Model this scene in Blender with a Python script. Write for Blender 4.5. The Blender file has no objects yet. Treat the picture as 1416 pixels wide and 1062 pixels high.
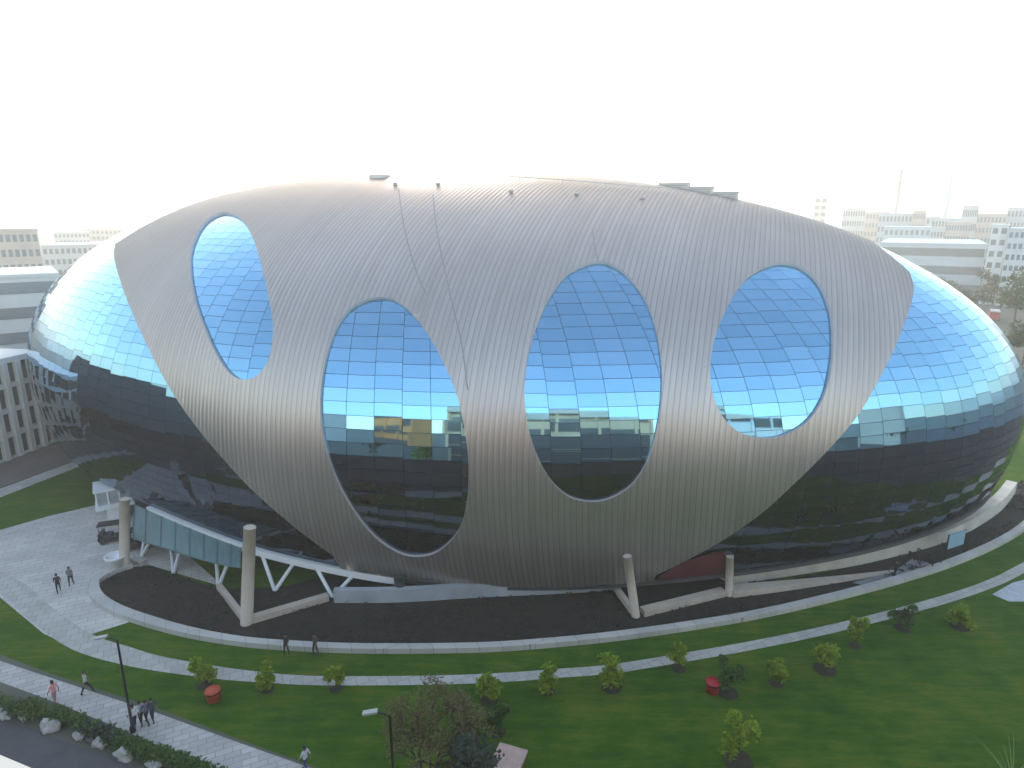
import bpy, bmesh, math, random
import numpy as np
from mathutils import Vector, Matrix, geometry, noise
random.seed(7); np.random.seed(7)
R_ = math.radians
scene = bpy.context.scene
COL = scene.collection
# ------------------------------------------------------------------ camera
F = 900.0; CH = 30.0; PITCH = math.atan(231 / F)
cp, sp_ = math.cos(PITCH), math.sin(PITCH)
cam_d = bpy.data.cameras.new('camera'); cam = bpy.data.objects.new('camera', cam_d); COL.objects.link(cam)
cam.location = (0, 0, CH); cam.rotation_euler = (math.pi / 2 - PITCH, 0, 0)
cam_d.sensor_width = 36; cam_d.lens = F / 1416 * 36; cam_d.clip_start = .1; cam_d.clip_end = 20000
scene.camera = cam

def ray(u, v):
    x = (u - 708) / F; y = -(v - 531) / F
    return Vector((x, cp + y * sp_, -sp_ + y * cp)).normalized()
def gp(u, v, z=0.0):
    d = ray(u, v); t = (z - CH) / d.z
    p = Vector((0, 0, CH)) + d * t; p.z = z
    return p
def proj(p):
    q = Vector(p) - Vector((0, 0, CH))
    zc = q.y * cp - q.z * sp_; yc = q.y * sp_ + q.z * cp
    return 708 + F * q.x / zc, 531 - F * yc / zc
def hgt(p, vtop):
    lo, hi = 0, 90
    for _ in range(40):
        m = (lo + hi) / 2
        if proj((p.x, p.y, p.z + m))[1] > vtop: lo = m
        else: hi = m
    return lo
# ------------------------------------------------------------------ helpers
def link(o, parent=None):
    COL.objects.link(o)
    if parent: o.parent = parent
    return o
def tag(o, label=None, cat=None, group=None, kind=None):
    if label: o['label'] = label
    if cat: o['category'] = cat
    if group: o['group'] = group
    if kind: o['kind'] = kind
    return o
def empty(name, loc=(0, 0, 0), rz=0):
    o = bpy.data.objects.new(name, None); o.location = loc; o.rotation_euler = (0, 0, rz); o.empty_display_size = .2
    return link(o)
class MB:
    def __init__(s): s.v = []; s.f = []; s.m = []; s.sm = []
    def add(s, vs, fs, mi=0, smooth=False):
        b = len(s.v); s.v += [tuple(v) for v in vs]
        for f in fs: s.f.append([b + i for i in f]); s.m.append(mi); s.sm.append(smooth)
    def box(s, x0, x1, y0, y1, z0, z1, mi=0):
        s.add([(x0,y0,z0),(x1,y0,z0),(x1,y1,z0),(x0,y1,z0),(x0,y0,z1),(x1,y0,z1),(x1,y1,z1),(x0,y1,z1)],
              [(0,3,2,1),(4,5,6,7),(0,1,5,4),(1,2,6,5),(2,3,7,6),(3,0,4,7)], mi)
    def obox(s, M, sx, sy, sz, mi=0):
        vs = [M @ Vector((x*sx/2, y*sy/2, z*sz/2)) for z in (-1,1) for x, y in ((-1,-1),(1,-1),(1,1),(-1,1))]
        s.add(vs, [(0,3,2,1),(4,5,6,7),(0,1,5,4),(1,2,6,5),(2,3,7,6),(3,0,4,7)], mi)
    def beam(s, a, b, w, h, mi=0):
        a, b = Vector(a), Vector(b); d = b - a; q = d.to_track_quat('Y', 'Z').to_matrix().to_4x4()
        s.obox(Matrix.Translation((a + b) / 2) @ q, w, d.length, h, mi)
    def tube(s, pts, rad, n=8, mi=0, caps=True, closed=False):
        pts = [Vector(p) for p in pts]; N = len(pts)
        if not hasattr(rad, '__len__'): rad = [rad] * N
        b = len(s.v); up = Vector((0, 0, 1))
        for i, p in enumerate(pts):
            d = (pts[min(i+1, N-1)] - pts[max(i-1, 0)]).normalized()
            a = d.cross(up if abs(d.z) < .9 else Vector((1, 0, 0))).normalized(); c = a.cross(d).normalized()
            for k in range(n):
                t = 2 * math.pi * k / n; s.v.append(tuple(p + (a * math.cos(t) + c * math.sin(t)) * rad[i]))
        for i in range(N - 1):
            for k in range(n):
                s.f.append([b+i*n+k, b+i*n+(k+1) % n, b+(i+1)*n+(k+1) % n, b+(i+1)*n+k]); s.m.append(mi); s.sm.append(True)
        if caps:
            s.f.append([b+k for k in range(n)]); s.m.append(mi); s.sm.append(False)
            s.f.append([b+(N-1)*n+k for k in reversed(range(n))]); s.m.append(mi); s.sm.append(False)
    def lathe(s, c, prof, n=20, mi=0):
        b = len(s.v); c = Vector(c)
        for r, z in prof:
            for k in range(n):
                t = 2*math.pi*k/n; s.v.append((c.x+r*math.cos(t), c.y+r*math.sin(t), c.z+z))
        for i in range(len(prof)-1):
            for k in range(n):
                s.f.append([b+i*n+k, b+i*n+(k+1)%n, b+(i+1)*n+(k+1)%n, b+(i+1)*n+k]); s.m.append(mi); s.sm.append(True)
    def poly(s, pts, z, mi=0):
        pts = [Vector((p[0], p[1])) for p in pts]
        r = geometry.delaunay_2d_cdt(pts, [(i, (i+1) % len(pts)) for i in range(len(pts))], [list(range(len(pts)))], 1, 1e-5)
        fs = []
        for f in r[2]:
            a, b_, c = [r[0][i] for i in f[:3]]
            f = list(f)
            if (b_.x-a.x)*(c.y-a.y)-(b_.y-a.y)*(c.x-a.x) < 0: f.reverse()
            fs.append(f)
        s.add([(p.x, p.y, z) for p in r[0]], fs, mi)
    def build(s, name, mats, parent=None, recalc=False):
        me = bpy.data.meshes.new(name); me.from_pydata(s.v, [], s.f)
        for m in (mats if isinstance(mats, (list, tuple)) else [mats]): me.materials.append(m)
        me.polygons.foreach_set('material_index', s.m); me.polygons.foreach_set('use_smooth', s.sm)
        if recalc:
            bm = bmesh.new(); bm.from_mesh(me); bmesh.ops.recalc_face_normals(bm, faces=bm.faces); bm.to_mesh(me); bm.free()
        me.update()
        return link(bpy.data.objects.new(name, me), parent)
def copy_tree(o, parent=None):
    c = o.copy(); COL.objects.link(c); c.parent = parent
    for ch in list(o.children): copy_tree(ch, c)
    return c
def cr(pts, closed=False, k=8):
    pts = [Vector(p) for p in pts]; N = len(pts); out = []
    g = (lambda i: pts[i % N]) if closed else (lambda i: pts[max(0, min(N-1, i))])
    for i in range(N if closed else N - 1):
        a, b, c, d = g(i-1), g(i), g(i+1), g(i+2)
        for j in range(k):
            t = j / k
            out.append(.5*((2*b)+(c-a)*t+(2*a-5*b+4*c-d)*t*t+(3*b-a-3*c+d)*t**3))
    if not closed: out.append(pts[-1])
    return out
def offs(pts, w):
    out = []
    for i, p in enumerate(pts):
        d = (pts[min(i+1, len(pts)-1)] - pts[max(i-1, 0)]); d.z = 0; d.normalize()
        out.append(p + Vector((-d.y, d.x, 0)) * w)
    return out
# ------------------------------------------------------------------ materials
def mat(name, col, rough=.8, metal=0., var=.0, scale=1., bump=0., bscale=None, col2=None, spec=.5, coord='Object'):
    m = bpy.data.materials.new(name); m.use_nodes = True; nt = m.node_tree; b = nt.nodes['Principled BSDF']
    b.inputs['Base Color'].default_value = (*col, 1); b.inputs['Roughness'].default_value = rough
    b.inputs['Metallic'].default_value = metal; b.inputs['Specular IOR Level'].default_value = spec
    if var or col2 or bump:
        tc = nt.nodes.new('ShaderNodeTexCoord')
    if var or col2:
        n = nt.nodes.new('ShaderNodeTexNoise'); n.inputs['Scale'].default_value = scale; n.inputs['Detail'].default_value = 8
        n.inputs['Roughness'].default_value = .65
        nt.links.new(tc.outputs[coord], n.inputs['Vector'])
        r = nt.nodes.new('ShaderNodeValToRGB'); r.color_ramp.elements[0].position = .3; r.color_ramp.elements[1].position = .7
        c2 = col2 or tuple(min(1, c*(1+var)) for c in col); c1 = col if col2 else tuple(c*(1-var) for c in col)
        r.color_ramp.elements[0].color = (*c1, 1); r.color_ramp.elements[1].color = (*c2, 1)
        nt.links.new(n.outputs['Fac'], r.inputs['Fac']); nt.links.new(r.outputs['Color'], b.inputs['Base Color'])
    if bump:
        n2 = nt.nodes.new('ShaderNodeTexNoise'); n2.inputs['Scale'].default_value = bscale or scale*4; n2.inputs['Detail'].default_value = 5
        nt.links.new(tc.outputs[coord], n2.inputs['Vector'])
        bp = nt.nodes.new('ShaderNodeBump'); bp.inputs['Strength'].default_value = bump; bp.inputs['Distance'].default_value = .1
        nt.links.new(n2.outputs['Fac'], bp.inputs['Height']); nt.links.new(bp.outputs['Normal'], b.inputs['Normal'])
    return m
M = {}
M['ground'] = mat('dry earth', (.10, .105, .08), .95, var=.35, scale=.02)
def lawn_mat(name, a, b, c):
    m = bpy.data.materials.new(name); m.use_nodes = True; nt = m.node_tree; bs = nt.nodes['Principled BSDF']
    bs.inputs['Roughness'].default_value = .95; bs.inputs['Specular IOR Level'].default_value = .15
    tc = nt.nodes.new('ShaderNodeTexCoord')
    def nz(s, d):
        n = nt.nodes.new('ShaderNodeTexNoise'); n.inputs['Scale'].default_value = s; n.inputs['Detail'].default_value = d; n.inputs['Roughness'].default_value = .7
        nt.links.new(tc.outputs['Object'], n.inputs['Vector']); return n.outputs['Fac']
    r = nt.nodes.new('ShaderNodeValToRGB'); e = r.color_ramp.elements
    e[0].position = .38; e[0].color = (*a, 1); e[1].position = .62; e[1].color = (*c, 1); k = e.new(.5); k.color = (*b, 1)
    mx = nt.nodes.new('ShaderNodeMath'); mx.operation = 'MULTIPLY_ADD'; mx.inputs[1].default_value = .55
    mu = nt.nodes.new('ShaderNodeMath'); mu.operation = 'MULTIPLY'; mu.inputs[1].default_value = .45
    mpg = nt.nodes.new('ShaderNodeMapping'); mpg.inputs['Scale'].default_value = (.35, 1.6, 1); mpg.inputs['Rotation'].default_value[2] = .12
    nt.links.new(tc.outputs['Object'], mpg.inputs['Vector'])
    ns = nt.nodes.new('ShaderNodeTexNoise'); ns.inputs['Scale'].default_value = .9; ns.inputs['Detail'].default_value = 9; ns.inputs['Roughness'].default_value = .75
    nt.links.new(mpg.outputs[0], ns.inputs['Vector'])
    nt.links.new(nz(.16, 4), mu.inputs[0]); nt.links.new(ns.outputs['Fac'], mx.inputs[0]); nt.links.new(mu.outputs[0], mx.inputs[2])
    nt.links.new(mx.outputs[0], r.inputs['Fac']); nt.links.new(r.outputs['Color'], bs.inputs['Base Color'])
    bp = nt.nodes.new('ShaderNodeBump'); bp.inputs['Strength'].default_value = .9; bp.inputs['Distance'].default_value = .15
    nt.links.new(nz(6, 6), bp.inputs['Height']); nt.links.new(bp.outputs['Normal'], bs.inputs['Normal'])
    return m
M['lawn'] = lawn_mat('lawn grass', (.022, .082, .003), (.048, .122, .005), (.120, .160, .014))
M['strip'] = lawn_mat('verge grass', (.034, .100, .006), (.060, .148, .010), (.105, .165, .018))
def paving(name, col, sx, sy, var=.18):
    m = mat(name, col, .85); nt = m.node_tree; b = nt.nodes['Principled BSDF']; tc = nt.nodes.new('ShaderNodeTexCoord')
    br = nt.nodes.new('ShaderNodeTexBrick'); br.inputs['Scale'].default_value = 1; br.inputs['Brick Width'].default_value = sx; br.inputs['Row Height'].default_value = sy
    br.inputs['Mortar Size'].default_value = .02; br.inputs['Color1'].default_value = (*[c*(1-var) for c in col], 1); br.inputs['Color2'].default_value = (*[c*(1+var) for c in col], 1)
    br.inputs['Mortar'].default_value = (*[c*.55 for c in col], 1)
    mp = nt.nodes.new('ShaderNodeMapping'); mp.inputs['Rotation'].default_value[2] = -.44
    nt.links.new(tc.outputs['Object'], mp.inputs['Vector']); nt.links.new(mp.outputs[0], br.inputs['Vector'])
    n = nt.nodes.new('ShaderNodeTexNoise'); n.inputs['Scale'].default_value = .35; n.inputs['Detail'].default_value = 8
    nt.links.new(tc.outputs['Object'], n.inputs['Vector'])
    mr = nt.nodes.new('ShaderNodeMapRange'); mr.inputs['To Min'].default_value = .7; mr.inputs['To Max'].default_value = 1.25
    nt.links.new(n.outputs['Fac'], mr.inputs['Value'])
    mx = nt.nodes.new('ShaderNodeMix'); mx.data_type = 'RGBA'; mx.blend_type = 'MULTIPLY'; mx.inputs['Factor'].default_value = 1
    nt.links.new(br.outputs['Color'], mx.inputs['A']); nt.links.new(mr.outputs[0], mx.inputs['B']); nt.links.new(mx.outputs['Result'], b.inputs['Base Color'])
    return m
M['plaza'] = paving('plaza pavers', (.56, .53, .49), 1.2, .6, .08)
M['footpath'] = paving('footpath pavers', (.47, .45, .42), .9, .45, .12)
M['path'] = paving('path pavers', (.46, .45, .41), .8, .8, .1)
M['kerb'] = paving('pale kerb concrete', (.50, .485, .45), 1.5, 4.0, .06)
M['asphalt'] = mat('asphalt', (.075, .073, .078), .9, var=.22, scale=.6, bump=.2, bscale=12)
M['redroad'] = mat('reddish road', (.16, .13, .12), .9, var=.2, scale=.3)
M['soil'] = mat('bare dark soil', (.020, .0145, .011), .95, var=.5, scale=1.2, bump=.8, bscale=5)
M['disc'] = mat('brown mulch', (.035,.032,.016), .95, var=.4, scale=4)
M['cover'] = mat('dark ground cover leaves', (.016, .022, .014), .8, col2=(.030, .026, .020), scale=3)
M['concrete'] = mat('cream concrete', (.52, .45, .37), .75, var=.12, scale=.9, bump=.15)
M['cream'] = mat('cream render', (.62, .57, .49), .8, var=.08, scale=.3)
M['white_paint'] = mat('white paint', (.78, .80, .80), .4, var=.05, scale=.5)
M['white'] = mat('white gloss', (.8, .8, .8), .15)
M['darkmetal'] = mat('dark metal', (.03, .03, .033), .45, metal=.6)
M['blackpaint'] = mat('black paint', (.02, .02, .022), .35)
M['darkgrey'] = mat('dark grey cladding', (.06, .062, .065), .5)
M['teal'] = mat('teal glazed canopy', (.13, .22, .22), .55, var=.15, scale=.4)
M['wallglass'] = mat('blue grey glazing', (.14, .18, .22), .15, metal=.5, var=.2, scale=.25)
M['redreflect'] = mat('painted red reflection', (.10, .012, .018), .6, var=.2, scale=.5)  # colour of the red reflection painted onto the lower glass
M['trunk'] = mat('bark', (.09, .065, .045), .9, var=.3, scale=4)
def leafmat(name, a, b, tr=.25):
    m = bpy.data.materials.new(name); m.use_nodes = True; nt = m.node_tree; bs = nt.nodes['Principled BSDF']
    g = nt.nodes.new('ShaderNodeNewGeometry'); r = nt.nodes.new('ShaderNodeValToRGB')
    r.color_ramp.elements[0].color = (*a, 1); r.color_ramp.elements[1].color = (*b, 1)
    nt.links.new(g.outputs['Random Per Island'], r.inputs['Fac']); nt.links.new(r.outputs['Color'], bs.inputs['Base Color'])
    bs.inputs['Roughness'].default_value = .6; bs.inputs['Specular IOR Level'].default_value = .3
    t = nt.nodes.new('ShaderNodeBsdfTranslucent'); nt.links.new(r.outputs['Color'], t.inputs['Color'])
    mx = nt.nodes.new('ShaderNodeMixShader'); mx.inputs[0].default_value = tr
    nt.links.new(bs.outputs[0], mx.inputs[1]); nt.links.new(t.outputs[0], mx.inputs[2]); nt.links.new(mx.outputs[0], nt.nodes['Material Output'].inputs['Surface'])
    return m
M['leaf_young'] = leafmat('young leaves', (.14, .25, .014), (.34, .42, .03), .45)
M['leaf_dark'] = leafmat('dark leaves', (.03, .085, .014), (.08, .15, .03), .3)
M['leaf_hedge'] = leafmat('hedge leaves', (.035, .085, .014), (.10, .17, .035), .25)
M['leaf_brown'] = leafmat('dry olive leaves', (.10, .095, .035), (.19, .17, .065), .4)
M['leaf_blue'] = leafmat('bluish leaves', (.025, .048, .035), (.06, .085, .06), .2)
M['leaf_far'] = leafmat('far leaves', (.05, .075, .03), (.10, .115, .05), .2)
# ------------------------------------------------------------------ egg geometry
EC = Vector((-9.331, 84.769, 11.224)); YAW = -.349
EA, EB, CT, CB, EN, EM, ZC = 64.403, 37.924, 23.851, 30.2, 1.656, 2.112, 1.3
cy_, sy_ = math.cos(YAW), math.sin(YAW)
def to_world(p): return Vector((EC.x + p[0]*cy_ - p[1]*sy_, EC.y + p[0]*sy_ + p[1]*cy_, EC.z + p[2]))
def to_local(w):
    d = Vector(w) - EC; return Vector((d.x*cy_ + d.y*sy_, -d.x*sy_ + d.y*cy_, d.z))
ZK = []
def zc_at(x):        # the lower edge of the shell dips to the middle and lifts towards both ends
    w = [float(np.interp(x + d, [k[0] for k in ZK], [k[1] for k in ZK])) for d in (-5, -2.5, 0, 2.5, 5)]
    return sum(w)/5
def Gf(p):
    c = CT if p[2] > 0 else CB
    return ((abs(p[0]/EA)**EN + abs(p[1]/EB)**EN)**(EM/EN) + abs(p[2]/c)**EM)**(1/EM)
def nrm(p):
    e = .02
    return Vector((Gf((p[0]+e,p[1],p[2]))-Gf((p[0]-e,p[1],p[2])), Gf((p[0],p[1]+e,p[2]))-Gf((p[0],p[1]-e,p[2])), Gf((p[0],p[1],p[2]+e))-Gf((p[0],p[1],p[2]-e)))).normalized()
OFF = .30
def shell_pt(d, off=0.0):
    d = Vector(d).normalized(); p = d / Gf(d)
    return p + nrm(p) * off if off else p
def hit_dir(u, v, off=0.0):
    """direction (egg-local) of the point of the offset shell seen along a sight line; nearest approach if it just misses"""
    o = to_local((0, 0, CH)); w = ray(u, v); d = Vector((w.x*cy_ + w.y*sy_, -w.x*sy_ + w.y*cy_, w.z))
    def s(t):
        p = o + d*t; g = Gf(p); q = p / g
        return (p - q).length * (1 if g > 1 else -1) * abs((p-q).normalized().dot(nrm(q))) - off
    best = (1e9, 0); prev = None; t = 25.
    while t < 130:
        x = s(t)
        if x < best[0]: best = (x, t)
        if x < 0: break
        prev = t; t += .7
    if x < 0 and prev:
        a, b = prev, t
        for _ in range(24):
            m = (a+b)/2
            if s(m) > 0: a = m
            else: b = m
        t = b
    else: t = best[1]
    return (o + d*t).normalized()
def ang(d):
    al = math.asin(max(-1, min(1, d.x))); ps = math.atan2(d.z, -d.y); return al, ps
def from_ang(al, ps): return Vector((math.sin(al), -math.cos(al)*math.cos(ps), math.cos(al)*math.sin(ps)))
def plan(th, s=1.0):
    c, q = math.cos(th), math.sin(th); r = (abs(c/EA)**EN + abs(q/EB)**EN)**(-1/EN)
    return r*c*s, r*q*s
def edge_pt(th, z, k=1.0, off=0):
    dz = z - EC.z
    if dz < 0: dz *= (EC.z - zc_at(plan(th)[0]*.95))/(EC.z-ZC)
    c = CT if dz > 0 else CB
    s = max(0, 1 - abs(dz/c)**EM)**(1/EM) * k
    x, y = plan(th, s)
    if off:
        r = math.hypot(x, y); x *= (r+off)/r; y *= (r+off)/r
    return Vector((x, y, dz))
# table of equal arc steps round the plan
NS = 4000; ths = [2*math.pi*i/NS for i in range(NS+1)]; acc = [0.]
for i in range(NS):
    a, b = plan(ths[i]), plan(ths[i+1]); acc.append(acc[-1] + math.hypot(a[0]-b[0], a[1]-b[1]))
def th_at(fr):
    return float(np.interp(fr*acc[-1], acc, ths))
for u, v in ((170,681),(205,697),(240,711),(330,747),(440,777),(560,799),(700,810),(860,805),(960,795),(1060,783),(1130,772),(1200,757),(1300,727),(1380,686)):
    q = shell_pt(hit_dir(u, v)); ZK.append((q.x, q.z + EC.z))
ZK.sort()
print('edge', [(round(a), round(b, 2)) for a, b in ZK])
# mirror glass
def glass_mat(name, c0, c1):
    m = bpy.data.materials.new(name); m.use_nodes = True; nt = m.node_tree; b = nt.nodes['Principled BSDF']
    g = nt.nodes.new('ShaderNodeNewGeometry'); r = nt.nodes.new('ShaderNodeValToRGB')
    r.color_ramp.elements[0].color = (*c0, 1); r.color_ramp.elements[1].color = (*c1, 1)
    nt.links.new(g.outputs['Random Per Island'], r.inputs['Fac']); nt.links.new(r.outputs['Color'], b.inputs['Base Color'])
    b.inputs['Metallic'].default_value = 1; b.inputs['Roughness'].default_value = .025
    b.inputs['Specular Tint'].default_value = (.9, .95, 1, 1)
    return m
M['glass'] = glass_mat('blue mirror glass', (.20, .45, .66), (.24, .50, .72)); M['glassdark'] = glass_mat('darker mirror glass', (.085, .11, .15), (.115, .145, .19))
M['mullion'] = mat('dark glazing joint', (.07, .14, .22), .3, metal=.8)
def metal_mat():
    m = bpy.data.materials.new('ribbed zinc'); m.use_nodes = True; nt = m.node_tree; b = nt.nodes['Principled BSDF']
    b.inputs['Metallic'].default_value = .8; b.inputs['Specular IOR Level'].default_value = .1; b.inputs['Specular Tint'].default_value = (.24, .235, .23, 1)
    uv = nt.nodes.new('ShaderNodeUVMap'); sx = nt.nodes.new('ShaderNodeSeparateXYZ'); nt.links.new(uv.outputs[0], sx.inputs[0])
    fr = nt.nodes.new('ShaderNodeMath'); fr.operation = 'FRACT'; nt.links.new(sx.outputs['X'], fr.inputs[0])
    pp = nt.nodes.new('ShaderNodeMath'); pp.operation = 'PINGPONG'; pp.inputs[1].default_value = .5; nt.links.new(sx.outputs['X'], pp.inputs[0])
    tc = nt.nodes.new('ShaderNodeTexCoord')
    n = nt.nodes.new('ShaderNodeTexNoise'); n.inputs['Scale'].default_value = .12; n.inputs['Detail'].default_value = 6; nt.links.new(tc.outputs['Object'], n.inputs['Vector'])
    # sheets run up the band: long streaks of weathering along them
    mp = nt.nodes.new('ShaderNodeMapping'); mp.inputs['Scale'].default_value = (1, 2.2, 1); nt.links.new(uv.outputs[0], mp.inputs['Vector'])
    st = nt.nodes.new('ShaderNodeTexNoise'); st.inputs['Scale'].default_value = 1.0; st.inputs['Detail'].default_value = 4; nt.links.new(mp.outputs[0], st.inputs['Vector'])
    ad = nt.nodes.new('ShaderNodeMath'); ad.operation = 'ADD'; nt.links.new(n.outputs['Fac'], ad.inputs[0]); nt.links.new(st.outputs['Fac'], ad.inputs[1])
    mr = nt.nodes.new('ShaderNodeMapRange'); mr.inputs['From Min'].default_value = .6; mr.inputs['From Max'].default_value = 1.4
    nt.links.new(ad.outputs[0], mr.inputs['Value'])
    r = nt.nodes.new('ShaderNodeValToRGB'); r.color_ramp.elements[0].color = (.43, .39, .365, 1); r.color_ramp.elements[1].color = (.54, .495, .465, 1)
    nt.links.new(mr.outputs[0], r.inputs['Fac'])
    # groove between ribs is a darker seam
    gr = nt.nodes.new('ShaderNodeMath'); gr.operation = 'GREATER_THAN'; gr.inputs[1].default_value = .10; nt.links.new(pp.outputs[0], gr.inputs[0])
    mx = nt.nodes.new('ShaderNodeMix'); mx.data_type = 'RGBA'; mx.inputs['A'].default_value = (.36, .335, .31, 1)
    fl = nt.nodes.new('ShaderNodeMath'); fl.operation = 'FLOOR'; nt.links.new(sx.outputs['X'], fl.inputs[0])
    wn = nt.nodes.new('ShaderNodeTexWhiteNoise'); wn.noise_dimensions = '1D'; nt.links.new(fl.outputs[0], wn.inputs['W'])
    wr = nt.nodes.new('ShaderNodeMapRange'); wr.inputs['To Min'].default_value = .97; wr.inputs['To Max'].default_value = 1.04; nt.links.new(wn.outputs['Value'], wr.inputs['Value'])
    ml = nt.nodes.new('ShaderNodeMix'); ml.data_type = 'RGBA'; ml.blend_type = 'MULTIPLY'; ml.inputs['Factor'].default_value = 1
    nt.links.new(r.outputs['Color'], ml.inputs['A']); nt.links.new(wr.outputs[0], ml.inputs['B'])
    nt.links.new(gr.outputs[0], mx.inputs['Factor']); nt.links.new(ml.outputs['Result'], mx.inputs['B']); nt.links.new(mx.outputs['Result'], b.inputs['Base Color'])
    bp = nt.nodes.new('ShaderNodeBump'); bp.inputs['Strength'].default_value = .4; bp.inputs['Distance'].default_value = .12
    nt.links.new(pp.outputs[0], bp.inputs['Height']); nt.links.new(bp.outputs['Normal'], b.inputs['Normal'])
    rr = nt.nodes.new('ShaderNodeMapRange'); rr.inputs['To Min'].default_value = .30; rr.inputs['To Max'].default_value = .46
    nt.links.new(st.outputs['Fac'], rr.inputs['Value']); nt.links.new(rr.outputs[0], b.inputs['Roughness'])
    return m
M['metal'] = metal_mat()
M['rim'] = mat('zinc edge trim', (.55, .53, .53), .5, metal=.3)

egg = empty('egg_shaped_building', (EC.x, EC.y, 0), YAW)
tag(egg, 'huge egg shaped building of blue mirror glass in a ribbed metal band with oval openings', 'office building')
EZ = Vector((0, 0, EC.z))    # parts are written in the building's own frame
# rows of glass: equal steps along the meridian
NC = 142
def z_rows():
    zs = np.linspace(ZC - EC.z, CT*.9995, 3000); y = [max(0, 1-abs(z/(CT if z > 0 else CB))**EM)**(1/EM)*EB for z in zs]
    d = np.concatenate([[0], np.cumsum(np.hypot(np.diff(zs), np.diff(y)))]); n = int(d[-1]/1.02)
    return [float(np.interp(i*d[-1]/n, d, zs)) for i in range(n+1)]
ZR = z_rows()
pan = MB(); low = MB(); bk = MB()
for c in range(NC):
    ta, tb = th_at(c/NC), th_at((c+1)/NC); jz = random.uniform(-.28, .28)
    for i in range(len(ZR)-2):
        za, zb = ZR[i], ZR[i+1]
        if i > 0: za += jz*.5
        zb += jz*.5 if i+1 < len(ZR)-3 else 0
        q = [edge_pt(ta, za+EC.z), edge_pt(tb, za+EC.z), edge_pt(tb, zb+EC.z), edge_pt(ta, zb+EC.z)]
        ctr = sum(q, Vector())/4; n = nrm(ctr)
        w = (q[1]-q[0]).length; h = (q[3]-q[0]).length
        if w < .12: continue
        ins = .018
        ex = (q[1]-q[0]).normalized(); ey = (q[3]-q[0]).normalized()
        tx, ty = random.gauss(0, .0026), random.gauss(0, .0026)
        qq = []
        for p, sx, sy in zip(q, (1,-1,-1,1), (1,1,-1,-1)):
            p2 = p + ex*ins*sx + ey*ins*sy
            rel = p2 - ctr
            qq.append(p2 + n*(.05 + tx*rel.dot(ex) + ty*rel.dot(ey)) + EZ)
        (pan if ctr.z + EC.z > 12.4 else low).add(qq, [(0,1,2,3)])  # panes below a set height take the darker glass
glass = pan.build('glass_panels', M['glass'], egg); low.build('darker_glass_panels', M['glassdark'], egg)
rows = [z for z in ZR]; N2 = 192
for i, z in enumerate(rows):
    for c in range(N2): bk.v.append(tuple(edge_pt(th_at(c/N2), z+EC.z, .9985) + EZ))
for i in range(len(rows)-1):
    for c in range(N2):
        bk.f.append([i*N2+c, i*N2+(c+1)%N2, (i+1)*N2+(c+1)%N2, (i+1)*N2+c]); bk.m.append(0); bk.sm.append(True)
bk.build('glazing_frame', M['mullion'], egg)
# soffit and recessed base
sf = MB()
def ring(mb, prof, th0=0, th1=2*math.pi, n=160, mi=0, smooth=True):
    b = len(mb.v); closed = abs(th1-th0-2*math.pi) < 1e-6; m = n if closed else n+1
    for z, k, off in prof:
        for c in range(m):
            th = th0+(th1-th0)*c/n; p = edge_pt(th, ZC, k, off); mb.v.append((p.x, p.y, z if z >= 0 else p.z + EC.z + z + 9))   # negative: measured from the lower edge, shifted by 9
    for i in range(len(prof)-1):
        for c in range(n):
            mb.f.append([b+i*m+c, b+i*m+(c+1) % m, b+(i+1)*m+(c+1) % m, b+(i+1)*m+c]); mb.m.append(mi); mb.sm.append(smooth)
ring(sf, [(-9, 1, -.05), (-9.25, 1, -.5), (-9.3, .86, 0)], smooth=False)
sf.build('soffit', M['darkgrey'], egg)
def th_of(w):
    l = to_local(w); return math.atan2(l.y/EB, l.x/EA) if False else math.atan2(l.y, l.x)
def th_px(u, v, z=ZC): return th_of(gp(u, v, z)) % (2*math.pi)
bw = MB(); ring(bw, [(0, .86, 0), (-9.3, .86, 0)], smooth=True)
bw.build('base_glazing', M['wallglass'], egg)
def th_u(u, off=.15):      # angle of the point of the near lower edge that stands in column u
    best = None
    for i in range(900):
        th = math.pi + math.pi*i/900; w = to_world(edge_pt(th, ZC, 1, off)); x = abs(proj(w)[0] - u)
        if best is None or x < best[0]: best = (x, th)
    return best[1]
def edge_u(u, off=.15, d=0.):
    p = to_world(edge_pt(th_u(u, off), ZC, 1, off)); p.z += d; return p
# ring beam along the lower edge
def ring_beam(name, t0, t1, m, w, h, z, off=0., n=60):
    b = MB(); ring(b, [(z-9, 1, off-w), (z-9, 1, off), (z+h-9, 1, off), (z+h-9, 1, off-w), (z-9, 1, off-w)], t0, t1, n, smooth=False)
    return b.build(name, m, egg, recalc=True)
tl0, tm, tr1 = th_u(205), th_u(548), th_u(1402)
ring_beam('ring_beam', tl0, tm, M['white_paint'], .5, .55, -.62, .35)
ring_beam('edge_trim', tm+.005, tr1, M['darkgrey'], .4, .3, -.4, .2, 90)

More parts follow.
